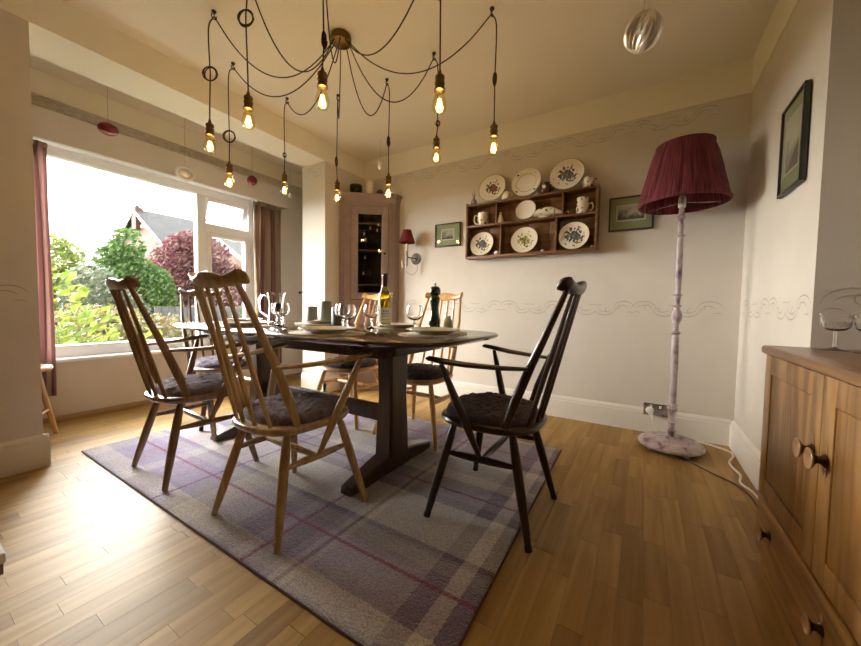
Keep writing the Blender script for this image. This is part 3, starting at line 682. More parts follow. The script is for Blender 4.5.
for k, (hk_, bp_, zt, zk, kind, sag) in enumerate(PEND):
    H = Vector((hk_[0], hk_[1], ZC)); B = Vector((bp_[0], bp_[1], zt)); d = H - RO; d.z = 0; L_ = d.length; dn = d.normalized()
    st = RO + dn * .045 + Vector((0, 0, -.038)); hk2 = H + Vector((0, 0, -.028))
    pts = [st]
    for q in range(1, 8):
        s = q / 8; c = st.lerp(hk2, s); c.z -= 4 * sag * s * (1 - s); pts.append(c)
    pts[0] = st; pts.append(hk2)
    sway = Vector((math.sin(k * 2.1) * .006, math.cos(k * 1.7) * .006, 0))
    low = [Vector((B.x, B.y, hk2.z - .06)), Vector((B.x, B.y, zk + .05)) + sway * .6, Vector((B.x, B.y, zk)) + sway, Vector((B.x, B.y, (zk + zt) / 2)) + sway * .4, B + Vector((0, 0, .03)), B]
    path = [p - RO for p in catmull(pts, 5)[:-1] + catmull([hk2] + low, 6)]
    MB().tube(path, .0034, 6).build('cable', CABLE, ch)
    hb = MB(); hb.lathe([(.012, 0), (.012, -.006), (.005, -.01), (.004, -.02)], 12, T(*(H - RO))); hb.tube([H - RO + Vector((.0, -.011, -.018)), H - RO + Vector((0, -.012, -.035)), H - RO + Vector((0, .0, -.044)), H - RO + Vector((0, .012, -.035)), H - RO + Vector((0, .011, -.022))], .003, 6)
    hb.build('ceiling_hook', CABLE, ch)
    kp = Vector((B.x, B.y, zk)) + sway - RO; cm = MB(); ang = .55 + .3 * math.sin(k * 3)
    ru, rr, turns = {'ring': (.040, .036, 3), 'small': (.016, .011, 3), 'bundle': (.032, .008, 4)}[kind]
    cpts = []
    for q in range(turns * 16 + 1):
        a = 2 * PI * q / 16; wob = 1 + .08 * math.sin(a * .37 + k); off = (q / (turns * 16) - .5) * .010
        e = Vector((math.cos(ang), math.sin(ang), 0)); nrm = Vector((-math.sin(ang), math.cos(ang), 0))
        cpts.append(kp + e * (rr * math.cos(a) * wob) + nrm * (off + .004 * math.sin(a * 1.3)) + Vector((0, 0, (ru if kind != 'ring' else rr) * math.sin(a) * wob)))
    cm.tube(cpts, .0031, 6).build('cable_coil', CABLE, ch)
    bo = B - RO
    MB().lathe([(.0035, .03), (.008, .014), (.010, .004), (.019, 0), (.0205, -.004), (.0205, -.010), (.0185, -.012), (.0185, -.022), (.0215, -.025), (.0215, -.031), (.0185, -.034), (.0195, -.050), (.023, -.053), (.023, -.060), (.018, -.062)], 24, T(*bo)).build('bulb_holder', HOLD, ch)
    bu = MB().lathe([(.0135, -.060), (.0145, -.068), (.0215, -.084), (.028, -.104), (.030, -.120), (.0275, -.134), (.020, -.145), (.009, -.1505), (.001, -.152)], 24, T(*bo), False, True).build('bulb', BULB, ch)
    fm = MB()
    for q in range(6):
        a = q * PI / 3; fm.tube([bo + Vector((.006 * math.cos(a), .006 * math.sin(a), -.092)), bo + Vector((.0105 * math.cos(a + .3), .0105 * math.sin(a + .3), -.128))], .0014, 5)
    fm.build('filament', FIL, bu)
    MB().tube([bo + Vector((0, 0, -.062)), bo + Vector((0, 0, -.11))], .002, 6).build('glass_stem', GLASS, bu)
    pl = bpy.data.lights.new('bulb_light', 'POINT'); pl.energy = .32; pl.color = (1, .68, .36); pl.shadow_soft_size = .02
    po = bpy.data.objects.new('bulb_light', pl); COL.objects.link(po); po.parent = bu; po.location = bo + Vector((0, 0, -.11))

# ------------------------------------------------------------------ hanging baubles
def bauble(name, label, c, r, m, ztop, cat='ornament', prof=None, tilt=0, cap=STEEL, ribs=0):
    b = thing(name, label, cat, (c[0], c[1], c[2]), 0)
    rx, rz_ = r
    mb = MB()
    if ribs:
        n = ribs * 4; vs = []; fs = []; mm = 18
        for j_ in range(mm + 1):
            t = PI * j_ / mm
            for i in range(n):
                a = 2 * PI * i / n; k = 1 + .06 * math.cos(a * ribs); vs.append((rx * k * math.sin(t) * math.cos(a), rx * k * math.sin(t) * math.sin(a), -rz_ * math.cos(t)))
        for j_ in range(mm):
            for i in range(n): a, q = j_ * n + i, j_ * n + (i + 1) % n; fs.append((a, q, q + n, a + n))
        mb.add(vs, fs, Rx(tilt) @ Ry(tilt * .7))
    else: mb.ball((0, 0, 0), (rx, rx, rz_), 28, 16, Rx(tilt))
    mb.build('bauble_body', m, b)
    MB().lathe([(rx * .28, rz_ * .93), (rx * .28, rz_ * 1.02), (rx * .1, rz_ * 1.06)], 14).build('bauble_cap', cap, b)
    MB().tube([(0, 0, rz_), (0, 0, ztop - c[2])], .0011, 5).build('string', mat('thread', (.25, .22, .18), .7), b)
SILV = mat('silvered_glass', (.85, .82, .74), .3, .85); REDG = mat('red_glass', (.16, .006, .012), .15, coat=.25, var=.4, vscale=40); CRYS = mat('crystal', (.75, .76, .72), .08, .6)
bauble('hanging_bauble', 'ribbed silver glass bauble hanging at the top right', (-.043, 1.55, 1.905), (.060, .066), SILV, ZC, tilt=.5, ribs=20)
bauble('hanging_bauble', 'red glass bauble hanging at the left above the window', (-3.25, .93, 2.08), (.058, .042), REDG, ZC)
bauble('hanging_bauble', 'round red glass disc hanging between the bulbs before the pelmet', (-3.25, 1.98, 2.055), (.045, .045), REDG, ZC)
bauble('hanging_bauble', 'small clear glass bauble near the right curtain', (-3.28, 2.42, 2.045), (.024, .034), CRYS, ZC)
bauble('hanging_bauble', 'pointed clear crystal drop hanging before the corner cabinet', (-2.188, 2.60, 2.21), (.026, .046), CRYS, ZC)
# silver ring bauble on the pelmet
rb = thing('ring_ornament', 'white glass ring ornament with a silver centre over the window', 'ornament', (-3.28, 1.42, 1.94))
MB().tube([(0, .062 * math.cos(a * PI / 16), .050 * math.sin(a * PI / 16)) for a in range(32)], .014, 8, True).build('outer_ring', mat('milk_glass', (.75, .74, .70), .15, coat=.5), rb)
MB().ball((0, 0, 0), (.018, .040, .032), 20, 12).build('centre_ball', SILV, rb)
MB().tube([(0, 0, .058), (0, 0, ZC - 1.94)], .0011, 5).build('string', MATS['thread'], rb)

# ------------------------------------------------------------------ corner cabinet
def cabinet():
    c = thing('corner_cabinet', 'tall mauve painted corner cabinet with a glazed door', 'cabinet', (XL + .001, YB - .001, 0))
    PA = mat('mauve_paint', (.30, .225, .21), .55, var=.08, vscale=12); INS = mat('cabinet_inside', (.035, .022, .02), .7)
    a, b, w_ = .480, .375, .078                 # reach along the back wall, along the left wall, width of the returns
    H = 1.945
    P0, P1, P2, P3 = Vector((0, -b, 0)), Vector((w_, -b, 0)), Vector((a, -w_, 0)), Vector((a, 0, 0))
    d = (P2 - P1); Ld = d.length; d.normalize(); nrm = Vector((d.y, -d.x, 0))
    ang = math.atan2(d.y, d.x); M = T(P1.x, P1.y, 0) @ Rz(ang)      # local: x along the front, y inward
    # carcass: two wall backs, top, bottom, returns
    MB().box((.0, -b, 0), (.012, -.0, H)).build('side_panel', INS, c, False); MB().box((.012, -.012, 0), (a, 0, H)).build('back_panel', INS, c, False)
    MB().box((.0, -b - .001, .06), (w_, -b + .014, H)).build('return_panel', PA, c, False); MB().box((a - .014, -w_, .06), (a + .001, -.0, H)).build('return_panel', PA, c, False)
    poly = [(0.002, -.002), (.002, -b + .002), (w_, -b + .002), (a - .002, -w_), (a - .002, -.002)]
    MB().prism(poly, H - .02, H).build('top_board', PA, c, False)
    MB().prism([(x * 1, y) for x, y in poly], 0, .06).build('plinth', PA, c, False)
    for z in (.60, 1.08, 1.43, 1.70):
        MB().prism([(.014, -.014), (.014, -b + .02), (w_, -b + .025), (a - .025, -w_), (a - .02, -.014)], z, z + .014).build('shelf', mat('inner_shelf', (.10, .07, .06), .6), c, False)
    # front frame
    fw_ = .062
    for x0 in (0, Ld - fw_):
        MB().box((x0, 0, .06), (x0 + fw_, .02, H), M, bev=.002).build('front_stile', PA, c)
        MB().box((x0 + .018, -.006, .09), (x0 + .026, 0, H - .05), M).build('fluting', PA, c, False); MB().box((x0 + .038, -.006, .09), (x0 + .046, 0, H - .05), M).build('fluting', PA, c, False)
    MB().box((fw_, 0, H - .07), (Ld - fw_, .02, H), M, bev=.002).build('top_rail', PA, c); MB().box((fw_, 0, .86), (Ld - fw_, .02, .93), M, bev=.002).build('middle_rail', PA, c)
    # cornice
    def ring(o, z): 
        q = [(0, -b - o), (w_ + o * .4, -b - o), (a + o, -w_ - o * .4), (a + o, 0), (0, 0)]; return [(x, y, z) for x, y in q]
    MB().loft([ring(.002, H - .035), ring(.008, H - .02), ring(.012, H + .005), ring(.032, H + .03), ring(.036, H + .045), ring(.034, H + .05)]).build('cornice', PA, c, False)
    # glazed door
    dx0, dx1, dz0, dz1, s = fw_ + .003, Ld - fw_ - .003, .935, H - .075, .068
    dr = MB(); dr.box((dx0, -.008, dz0), (dx0 + s, .014, dz1), M, bev=.003).box((dx1 - s, -.008, dz0), (dx1, .014, dz1), M, bev=.003).box((dx0 + s, -.008, dz0), (dx1 - s, .014, dz0 + .07), M, bev=.003).box((dx0 + s, -.008, dz1 - .075), (dx1 - s, .014, dz1), M, bev=.003)
    do = dr.build('glazed_door', PA, c)
    MB().box((dx0 + s, .002, dz0 + .07), (dx1 - s, .005, dz1 - .075), M).build('pane', glass('cabinet_glass', (.9, .9, .9), .8, .0, power=.5), do, False)
    MB().lathe([(.006, 0), (.005, .012), (.012, .018), (.013, .026), (.001, .03)], 14, M @ T(dx1 - s * .5, -.008, 1.40) @ Rx(PI / 2)).build('knob', mat('dark_iron', (.05, .035, .03), .4, .7), do)
    d2 = MB().box((dx0, -.008, .075), (dx1, .014, .855), M, bev=.003).build('lower_door', PA, c)
    MB().box((dx0 + .07, -.013, .15), (dx1 - .07, -.006, .78), M, bev=.006).build('raised_panel', PA, d2)
    MB().lathe([(.006, 0), (.005, .012), (.012, .018), (.013, .026), (.001, .03)], 14, M @ T(dx1 - .03, -.008, .6) @ Rx(PI / 2)).build('knob', MATS['dark_iron'], d2)
    # glassware inside
    for q, (fx, fy, z, sc) in enumerate(((.45, .10, 1.714, 1), (.60, .10, 1.714, .9), (.36, .12, 1.714, 1.1), (.42, .08, 1.444, 1.0), (.54, .10, 1.444, 1.15), (.64, .08, 1.444, .9), (.5, .10, 1.094, 1.1), (.40, .12, 1.094, .9))):
        p = M @ Vector((Ld * fx, fy, 0)); g = thing('display_glass', ['tall stemmed glass', 'short stemmed glass', 'narrow stemmed glass'][q % 3] + [' on the top shelf inside the corner cabinet', ' on the second shelf inside the corner cabinet', ' on the third shelf inside the corner cabinet'][0 if q < 3 else 1 if q < 6 else 2] + [', left', ', middle', ', right'][q % 3], 'glass', (XL + p.x, YB + p.y, z), 0, 'glasses in the corner cabinet', sc)
        MB().lathe([(.026, 0), (.026, .003), (.005, .008), (.004, .06), (.02, .075), (.028, .10), (.026, .135), (.024, .135), (.026, .10), (.018, .078), (.001, .068)], 18).build('glass_body', GLASS, g)
    for q, (fx, z) in enumerate(((.38, 1.60), (.40, 1.54), (.64, 1.64), (.40, 1.36), (.66, 1.70), (.37, 1.20), (.50, 1.66))):  # tiny string lights; their glow is only the white colour of the drops
        p = M @ Vector((Ld * fx, -.011 if q == 9 else .022, 0)); g = thing('string_light_drop', ['small white string light hung inside the cabinet door, %s' % s_ for s_ in ('upper left', 'below the upper left one', 'right edge', 'middle left', 'top right', 'lowest left', 'upper middle')][q], 'ornament', (XL + p.x, YB + p.y, z), 0, 'string lights in the cabinet')
        MB().lathe([(.001, -.014), (.007, -.01), (.0095, -.002), (.007, .008), (.002, .018), (.001, .02)], 12).build('droplet', mat('droplet_white', (.80, .78, .70), .2), g)
        MB().tube([(0, 0, .018), (0, 0, .06)], .0008, 5).build('thread', MATS['thread'], g)
    return M, Ld
CM, CLD = cabinet()
def on_cab(fx, fy): p = CM @ Vector((CLD * fx, fy, 0)); return (XL + p.x, YB + p.y, 1.995)
gv = thing('green_glass_bowl', 'dark green glass bowl on top of the corner cabinet', 'bowl', on_cab(.20, .07))
MB().lathe([(.03, 0), (.05, .014), (.064, .055), (.062, .100), (.058, .103), (.059, .058), (.046, .02), (.001, .016)], 26).build('bowl_body', glass('green_glass', (.02, .22, .10), .8, .04), gv)
MB().lathe([(.026, .0), (.024, .004), (.026, .008)], 20, None, False, False).build('foot_ring', MATS['green_glass'], gv)
pc = thing('white_candle', 'cream pillar candle on top of the corner cabinet', 'candle', on_cab(.47, .09))
MB().lathe([(.037, 0), (.038, .004), (.038, .150), (.036, .152), (.02, .147), (.001, .145)], 26).build('wax', mat('cream_wax', (.80, .74, .60), .5), pc)
MB().tube([(0, 0, .145), (.002, 0, .162)], .0012, 6).build('wick', CABLE, pc)
bw = thing('woven_ball', 'dark woven twig ball on top of the corner cabinet', 'ornament', on_cab(.68, .10))
for q in range(7):
    Mq = T(0, 0, .04) @ Matrix.Rotation(q * .9, 4, Vector((math.sin(q), math.cos(q * 2), .4)).normalized())
    MB().tube([Mq @ Vector((.036 * math.cos(a * PI / 10), .036 * math.sin(a * PI / 10), 0)) for a in range(20)], .004, 6, True).build('twig_hoop', DARKWOOD, bw)

# ------------------------------------------------------------------ wall sconce
sc_ = thing('wall_sconce', 'pewter wall sconce with a pleated red shade', 'wall lamp', (-1.975, YB, 1.35))
PEW = mat('pewter', (.20, .18, .16), .35, 1.0)
MB().lathe([(.058, 0), (.058, .006), (.046, .012), (.040, .010), (.030, .018), (.001, .02)], 28, Rx(PI / 2)).build('back_plate', PEW, sc_)
MB().tube([(0, -.015, 0), (0, -.06, .002), (-.02, -.115, .004)], [.010, .007, .009], 10).build('arm', PEW, sc_)
MB().lathe([(.006, -.085), (.011, -.07), (.008, -.05), (.011, -.03), (.009, 0), (.013, .03), (.009, .055), (.014, .062)], 16, T(-.03, -.12, 0)).build('stem', PEW, sc_)
MB().lathe([(.0105, .062), (.0105, .135), (.001, .136)], 16, T(-.03, -.12, 0)).build('candle_tube', mat('ivory', (.75, .68, .54), .4), sc_)
MB().tube(catmull([(-.03, -.12, -.08), (-.04, -.115, -.13), (.0, -.08, -.165), (.03, -.03, -.12), (.028, -.02, -.05)]), .0028, 6).build('wire_scroll', PEW, sc_)
MB().tube([(-.075, -.14, -.03), (-.06, -.14, -.10)], [.010, .008], 10).build('switch_pull', MATS['ivory'], sc_)
def pleated(prof, n, amp, M=None):
    mb = MB(); vs = []; fs = []
    for r, z in prof:
        for i in range(n):
            a = 2 * PI * i / n; q = r * (1 + (amp if i % 2 else -amp)); vs.append((q * math.cos(a), q * math.sin(a), z))
    for j_ in range(len(prof) - 1):
        for i in range(n): a, b = j_ * n + i, j_ * n + (i + 1) % n; fs.append((a, b, b + n, a + n))
    return mb.add(vs, fs, M)
def cloth_shade(name, col, trans=.25):
    m = bpy.data.materials.new(name); nt, p, out = nodes(m); L = nt.links.new; p.inputs['Base Color'].default_value = (*col, 1); p.inputs['Roughness'].default_value = .85; p.inputs['Sheen Weight'].default_value = .15
    tc = nt.nodes.new('ShaderNodeTexCoord'); n = nt.nodes.new('ShaderNodeTexNoise'); n.inputs['Scale'].default_value = 1; n.inputs['Detail'].default_value = 4
    sp = nt.nodes.new('ShaderNodeSeparateXYZ'); L(tc.outputs['Object'], sp.inputs[0]); at = nt.nodes.new('ShaderNodeMath'); at.operation = 'ARCTAN2'; L(sp.outputs[1], at.inputs[0]); L(sp.outputs[0], at.inputs[1])
    m1 = nt.nodes.new('ShaderNodeMath'); m1.operation = 'MULTIPLY'; m1.inputs[1].default_value = 26; L(at.outputs[0], m1.inputs[0]); m2_ = nt.nodes.new('ShaderNodeMath'); m2_.operation = 'MULTIPLY'; m2_.inputs[1].default_value = 5; L(sp.outputs[2], m2_.inputs[0])
    cb = nt.nodes.new('ShaderNodeCombineXYZ'); L(m1.outputs[0], cb.inputs[0]); L(m2_.outputs[0], cb.inputs[1]); L(cb.outputs[0], n.inputs[0])
    r = ramp(nt, [(.35, [c * .35 for c in col]), (.7, [min(1, c * 1.35) for c in col])]); L(n.outputs[0], r.inputs[0]); L(r.outputs[0], p.inputs['Base Color'])
    t = nt.nodes.new('ShaderNodeBsdfTranslucent'); L(r.outputs[0], t.inputs[0]); mx = nt.nodes.new('ShaderNodeMixShader'); mx.inputs[0].default_value = trans; L(p.outputs[0], mx.inputs[1]); L(t.outputs[0], mx.inputs[2]); L(mx.outputs[0], out.inputs[0]); return m
SHADE = cloth_shade('red_silk', (.20, .012, .022)); SHADE2 = cloth_shade('crimson_silk', (.22, .03, .048), .2)
so_ = pleated([(.078, .145), (.055, .215), (.040, .268)], 60, .02, T(-.03, -.12, 0)).build('shade', SHADE, sc_, True, 60)
MB().tube([(-.03 + .078 * math.cos(a * PI / 16), -.12 + .078 * math.sin(a * PI / 16), .145) for a in range(32)], .002, 6, True).build('shade_trim', SHADE, so_)

# ------------------------------------------------------------------ floor lamp
lp = thing('floor_lamp', 'tall distressed lilac floor lamp with a large crimson gathered shade', 'floor lamp', (.172, 2.625, 0))
def distressed():
    m = bpy.data.materials.new('distressed_lilac'); nt, p, out = nodes(m); L = nt.links.new
    tc = nt.nodes.new('ShaderNodeTexCoord'); mp = nt.nodes.new('ShaderNodeMapping'); mp.inputs['Scale'].default_value = (24, 24, 12); L(tc.outputs['Object'], mp.inputs[0]); n = nt.nodes.new('ShaderNodeTexNoise'); n.inputs['Scale'].default_value = 1; n.inputs['Detail'].default_value = 5; L(mp.outputs[0], n.inputs[0])
    r = ramp(nt, [(.30, (.12, .06, .09)), (.40, (.28, .20, .22)), (.48, (.42, .34, .345)), (.72, (.50, .43, .42))]); L(n.outputs[0], r.inputs[0]); L(r.outputs[0], p.inputs['Base Color']); p.inputs['Roughness'].default_value = .5; return m
DL = distressed()
MB().lathe([(.160, .022), (.172, .026), (.176, .036), (.172, .046), (.155, .052), (.150, .060), (.135, .066), (.045, .074), (.034, .082), (.026, .086)], 48).build('base', DL, lp)
for q in range(4): a = q * PI / 2 + .6; MB().lathe([(.014, 0), (.018, .008), (.014, .022)], 14, T(.13 * math.cos(a), .13 * math.sin(a), 0)).build('bun_foot', DL, lp)
MB().lathe([(0.0192, 0.086), (0.0207, 0.12), (0.0284, 0.125), (0.0165, 0.13), (0.02, 0.17), (0.0293, 0.176), (0.0165, 0.182), (0.014, 0.2), (0.0207, 0.24), (0.0284, 0.26), (0.0153, 0.275), (0.0303, 0.282), (0.0192, 0.29), (0.02, 0.5), (0.0185, 0.7), (0.0127, 0.72), (0.0284, 0.735), (0.0133, 0.75), (0.0121, 0.78), (0.0275, 0.82), (0.0284, 0.85), (0.0127, 0.89), (0.0256, 0.9), (0.0133, 0.91), (0.017, 0.96), (0.0284, 0.965), (0.014, 0.975), (0.0178, 1.05), (0.0163, 1.25), (0.0148, 1.32), (0.0265, 1.33), (0.0114, 1.345), (0.0163, 1.38), (0.0108, 1.42), (0.0265, 1.44), (0.0192, 1.455), (0.014, 1.47), (0.013, 1.5)], 28).build('turned_pole', DL, lp)
MB().lathe([(.018, 1.50), (.02, 1.505), (.02, 1.56), (.016, 1.565)], 18).build('bulb_holder', mat('white_plastic', (.7, .69, .66), .35), lp)
shd = MB(); n = 220; vs = []; rs = random.Random(5); am = [rs.uniform(-.03, .03) for _ in range(n)]
am = [(am[i] + am[i - 1]) * .7 for i in range(n)]
prof = [(.228, 1.515), (.228, 1.535), (.213, 1.60), (.190, 1.70), (.166, 1.80), (.147, 1.855), (.146, 1.870)]
for j_, (r, z) in enumerate(prof):
    for i in range(n):
        a = 2 * PI * i / n; q = r * (1 + (am[(i + int(3 * math.sin(j_ + i * .05))) % n] if 0 < j_ < 6 else am[i] * .4)); shd.v.append(Vector((q * math.cos(a), q * math.sin(a), z)))
for j_ in range(len(prof) - 1):
    for i in range(n): a, b = j_ * n + i, j_ * n + (i + 1) % n; shd.f.append((a, b, b + n, a + n))
so_ = shd.build('shade', SHADE2, lp, True, 70); sm = so_.modifiers.new('thick', 'SOLIDIFY'); sm.thickness = .003
MB().tube([(.2300 * math.cos(a * PI / 24), .2300 * math.sin(a * PI / 24), 1.526) for a in range(48)], .006, 6, True, flat=1.6).build('lower_trim', SHADE2, so_)
MB().tube([(.147 * math.cos(a * PI / 24), .147 * math.sin(a * PI / 24), 1.869) for a in range(48)], .003, 6, True).build('upper_wire', SHADE2, so_)
for q in range(3): a = q * 2 * PI / 3 + .4; MB().tube([(.018 * math.cos(a), .018 * math.sin(a), 1.53), (.226 * math.cos(a), .226 * math.sin(a), 1.53)], .002, 6).build('shade_carrier', STEEL, lp)
# flex running to the sideboard
def flex(name, label, pts, r, m):
    o = MB().tube(catmull(pts), r, 8).build(name, m); return tag(o, label, 'cable')
flex('brown_cable', 'thin brown flex trailing from the floor lamp base', [(.19, 2.52, .0045), (.25, 2.462, .0045), (.345, 2.345, .0045), (.415, 2.275, .0045), (.447, 2.20, .0045), (.462, 2.13, .0045), (.463, 2.0, .0045)], .004, mat('brown_flex', (.06, .025, .015), .5))
flex('white_cable', 'white extension flex along the skirting behind the lamp', [(.075, 2.862, .155), (.085, 2.855, .10), (.14, 2.862, .02), (.24, 2.875, .006), (.36, 2.86, .006), (.475, 2.78, .006), (.488, 2.70, .006), (.452, 2.58, .006), (.452, 2.50, .006), (.468, 2.40, .006), (.448, 2.29, .006), (.478, 2.20, .006), (.49, 2.05, .006)], .0062, mat('white_flex', (.72, .66, .54), .5))
sk = thing('wall_socket', 'chrome double wall socket above the skirting', 'socket', (.095, YB - .0005, .172))
MB().box((-.073, -.026, -.043), (.073, -.02, .043), bev=.003).build('face_plate', STEEL, sk); MB().box((-.068, -.0205, -.038), (.068, 0, .038)).build('back_box', WHITE, sk, False)
MB().box((.02, -.029, .012), (.034, -.025, .03), bev=.002).build('switch', MATS['white_plastic'], sk); MB().box((-.034, -.029, .012), (-.02, -.025, .03), bev=.002).build('switch', MATS['white_plastic'], sk)
pg = thing('plug', 'white plug in the wall socket', 'plug', (.06, YB - .027, .165))
MB().lathe([(.024, 0), (.025, .006), (.022, .024), (.014, .030), (.001, .031)], 20, Rx(PI / 2)).build('plug_body', MATS['white_plastic'], pg)
MB().tube([(.0, -.015, -.02), (.003, -.02, -.035)], [.008, .006], 10).build('cord_grip', MATS['white_plastic'], pg)

# ------------------------------------------------------------------ wall plate shelf
SX0, SX1, SZ0, SZ1, SM, SD = -1.378, -.312, 1.305, 1.776, 1.582, .105
sh = thing('plate_shelf', 'wide dark wooden wall shelf holding plates and mugs', 'shelf', (0, YB, 0))
def board(nm, x0, x1, z0, z1, y0=-SD, y1=-.0005): return MB().box((x0, y0, z0), (x1, y1, z1), bev=.002).build(nm, SHELFWOOD, sh)
board('side_panel', SX0, SX0 + .018, SZ0, SZ1 + .01); board('side_panel', SX1 - .018, SX1, SZ0, SZ1 + .01)
board('top_board', SX0 + .018, SX1 - .018, SZ1 - .016, SZ1); board('bottom_board', SX0 + .018, SX1 - .018, SZ0, SZ0 + .016); board('middle_board', SX0 + .018, SX1 - .018, SM - .007, SM + .007)
for x, z0, z1 in ((-1.098, SM + .007, SZ1 - .016), (-.562, SM + .007, SZ1 - .016), (-1.055, SZ0 + .016, SM - .007), (-.606, SZ0 + .016, SM - .007)): board('divider', x - .006, x + .006, z0, z1, -SD + .005)
nb = 6
for q in range(nb):
    x0 = SX0 + .018 + (SX1 - SX0 - .036) * q / nb; board('back_slat', x0 + .0005, x0 + (SX1 - SX0 - .036) / nb - .0005, SZ0 + .016, SZ1 - .016, -.010, -.002)
for z in (SM + .022, SZ0 + .03): MB().box((SX0 + .018, -SD + .02, z - .015), (SX1 - .018, -SD + .028, z - .008)).build('plate_rail', SHELFWOOD, sh, False)

def floral(name, base, cols, r_in=.5, size=32, thr=.52, radial=True):
    m = bpy.data.materials.new(name); nt, p, out = nodes(m); L = nt.links.new; p.inputs['Roughness'].default_value = .2; p.inputs['Coat Weight'].default_value = .3
    tc = nt.nodes.new('ShaderNodeTexCoord'); v = nt.nodes.new('ShaderNodeTexVoronoi'); v.inputs['Scale'].default_value = size; L(tc.outputs['Object'], v.inputs['Vector'])
    sp = nt.nodes.new('ShaderNodeSeparateColor'); L(v.outputs['Color'], sp.inputs[0]); k = len(cols)
    cr = ramp(nt, [(i / k, c) for i, c in enumerate(cols)], 'CONSTANT'); L(sp.outputs[0], cr.inputs[0])
    # radial mask in object space (disc lies in local xy)
    s2 = nt.nodes.new('ShaderNodeSeparateXYZ'); L(tc.outputs['Object'], s2.inputs[0])
    cb = nt.nodes.new('ShaderNodeCombineXYZ'); L(s2.outputs[0], cb.inputs[0]); L(s2.outputs[1], cb.inputs[1])
    ln = nt.nodes.new('ShaderNodeVectorMath'); ln.operation = 'LENGTH'; L(cb.outputs[0], ln.inputs[0])
    n = nt.nodes.new('ShaderNodeTexNoise'); n.inputs['Scale'].default_value = 45; n.inputs['Detail'].default_value = 2; L(tc.outputs['Object'], n.inputs[0])
    rr = nt.nodes.new('ShaderNodeMapRange'); rr.inputs[1].default_value = 0; rr.inputs[2].default_value = r_in; rr.inputs[3].default_value = .30; rr.inputs[4].default_value = -.35; L(ln.outputs['Value'], rr.inputs[0])
    ad = nt.nodes.new('ShaderNodeMath'); L(n.outputs[0], ad.inputs[0]); ad.inputs[1].default_value = 0
    if radial: L(rr.outputs[0], ad.inputs[1])
    gt = nt.nodes.new('ShaderNodeMath'); gt.operation = 'GREATER_THAN'; gt.inputs[1].default_value = thr; L(ad.outputs[0], gt.inputs[0])
    mx = nt.nodes.new('ShaderNodeMix'); mx.data_type = 'RGBA'; mx.inputs[6].default_value = (*base, 1); L(gt.outputs[0], mx.inputs[0]); L(cr.outputs[0], mx.inputs[7]); L(mx.outputs[2], p.inputs['Base Color']); return m
CB = (.74, .69, .56)
F1 = floral('floral_mixed', CB, [(.10, .16, .06), (.30, .04, .02), (.05, .05, .12), (.12, .18, .08), (.16, .08, .14)], .12, 75, .52)
F2 = floral('floral_blue', CB, [(.06, .08, .18), (.12, .15, .06), (.14, .10, .18), (.34, .26, .05), (.05, .07, .16)], .135, 70, .52)
F3 = floral('floral_violet', CB, [(.14, .06, .16), (.14, .18, .08), (.22, .13, .22), (.10, .14, .06)], .115, 75, .52)
F4 = floral('floral_yellow', CB, [(.42, .33, .10), (.16, .18, .08), (.10, .08, .06), (.48, .40, .20)], .115, 75, .52)
F5 = floral('floral_sprig', CB, [(.10, .12, .06), (.08, .06, .05), (.16, .14, .12)], .05, 70, .60, False)
RIMC = mat('plate_rim_line', (.30, .29, .22), .25)
def shelf_plate(label, x, zb, r, m, group, lean=13, rim=False, dots=False, y=-.062):
    t = thing('display_plate', label, 'plate', (x, YB + y, zb + r * math.cos(R_(lean)) + .001), 0, group)
    t.rotation_euler = (R_(90 - lean), 0, 0)         # local +z faces the room
    MB().lathe([(r * .55, -.004), (r * .6, -.002), (r * .68, .002), (r, .014), (r * .995, .0165), (r * .72, .006), (r * .62, .003), (.001, .002)], 48).build('plate_body', m, t)
    if rim: MB().tube([(r * .985 * math.cos(a * PI / 24), r * .985 * math.sin(a * PI / 24), .0155) for a in range(48)], .0022, 6, True).build('rim_band', RIMC, t)
    MB().lathe([(r * .50, -.007), (r * .53, -.007), (r * .53, -.002), (r * .50, -.002)], 30, None, False, False).build('foot_ring', CHINA, t)
    if dots:
        MB().tube([(r * .66 * math.cos(a * PI / 24), r * .66 * math.sin(a * PI / 24), .005) for a in range(48)], .0015, 6, True).build('inner_line', RIMC, t)
        for q in range(4):
            a = PI / 4 + q * PI / 2; MB().ball((r * .86 * math.cos(a), r * .86 * math.sin(a), .0125), (.010, .008, .0015), 10, 6).build('rim_motif', mat('rim_motif', (.05, .045, .05), .3), t)
GP = 'decorative plates on the wall shelf'
shelf_plate('floral plate with grey rim standing top left of the wall shelf', -1.15, SZ1, .122, F1, GP, rim=True)
shelf_plate('plain cream plate with four dark rim motifs standing top middle', -.857, SZ1, .120, CHINA, GP, dots=True)
shelf_plate('large violet and blue floral plate standing top right', -.545, SZ1, .128, F2, GP, rim=True)
shelf_plate('violet floral plate at the bottom left of the wall shelf', -1.235, SZ0 + .016, .108, F3, GP)
shelf_plate('yellow and green floral plate at the bottom middle of the shelf', -.860, SZ0 + .016, .110, F4, GP)
shelf_plate('blue flowered plate at the bottom right of the wall shelf', -.480, SZ0 + .016, .110, F2, GP)
shelf_plate('small plain cream plate on the middle board of the shelf', -.855, SM + .007, .084, CHINA, GP, rim=True)
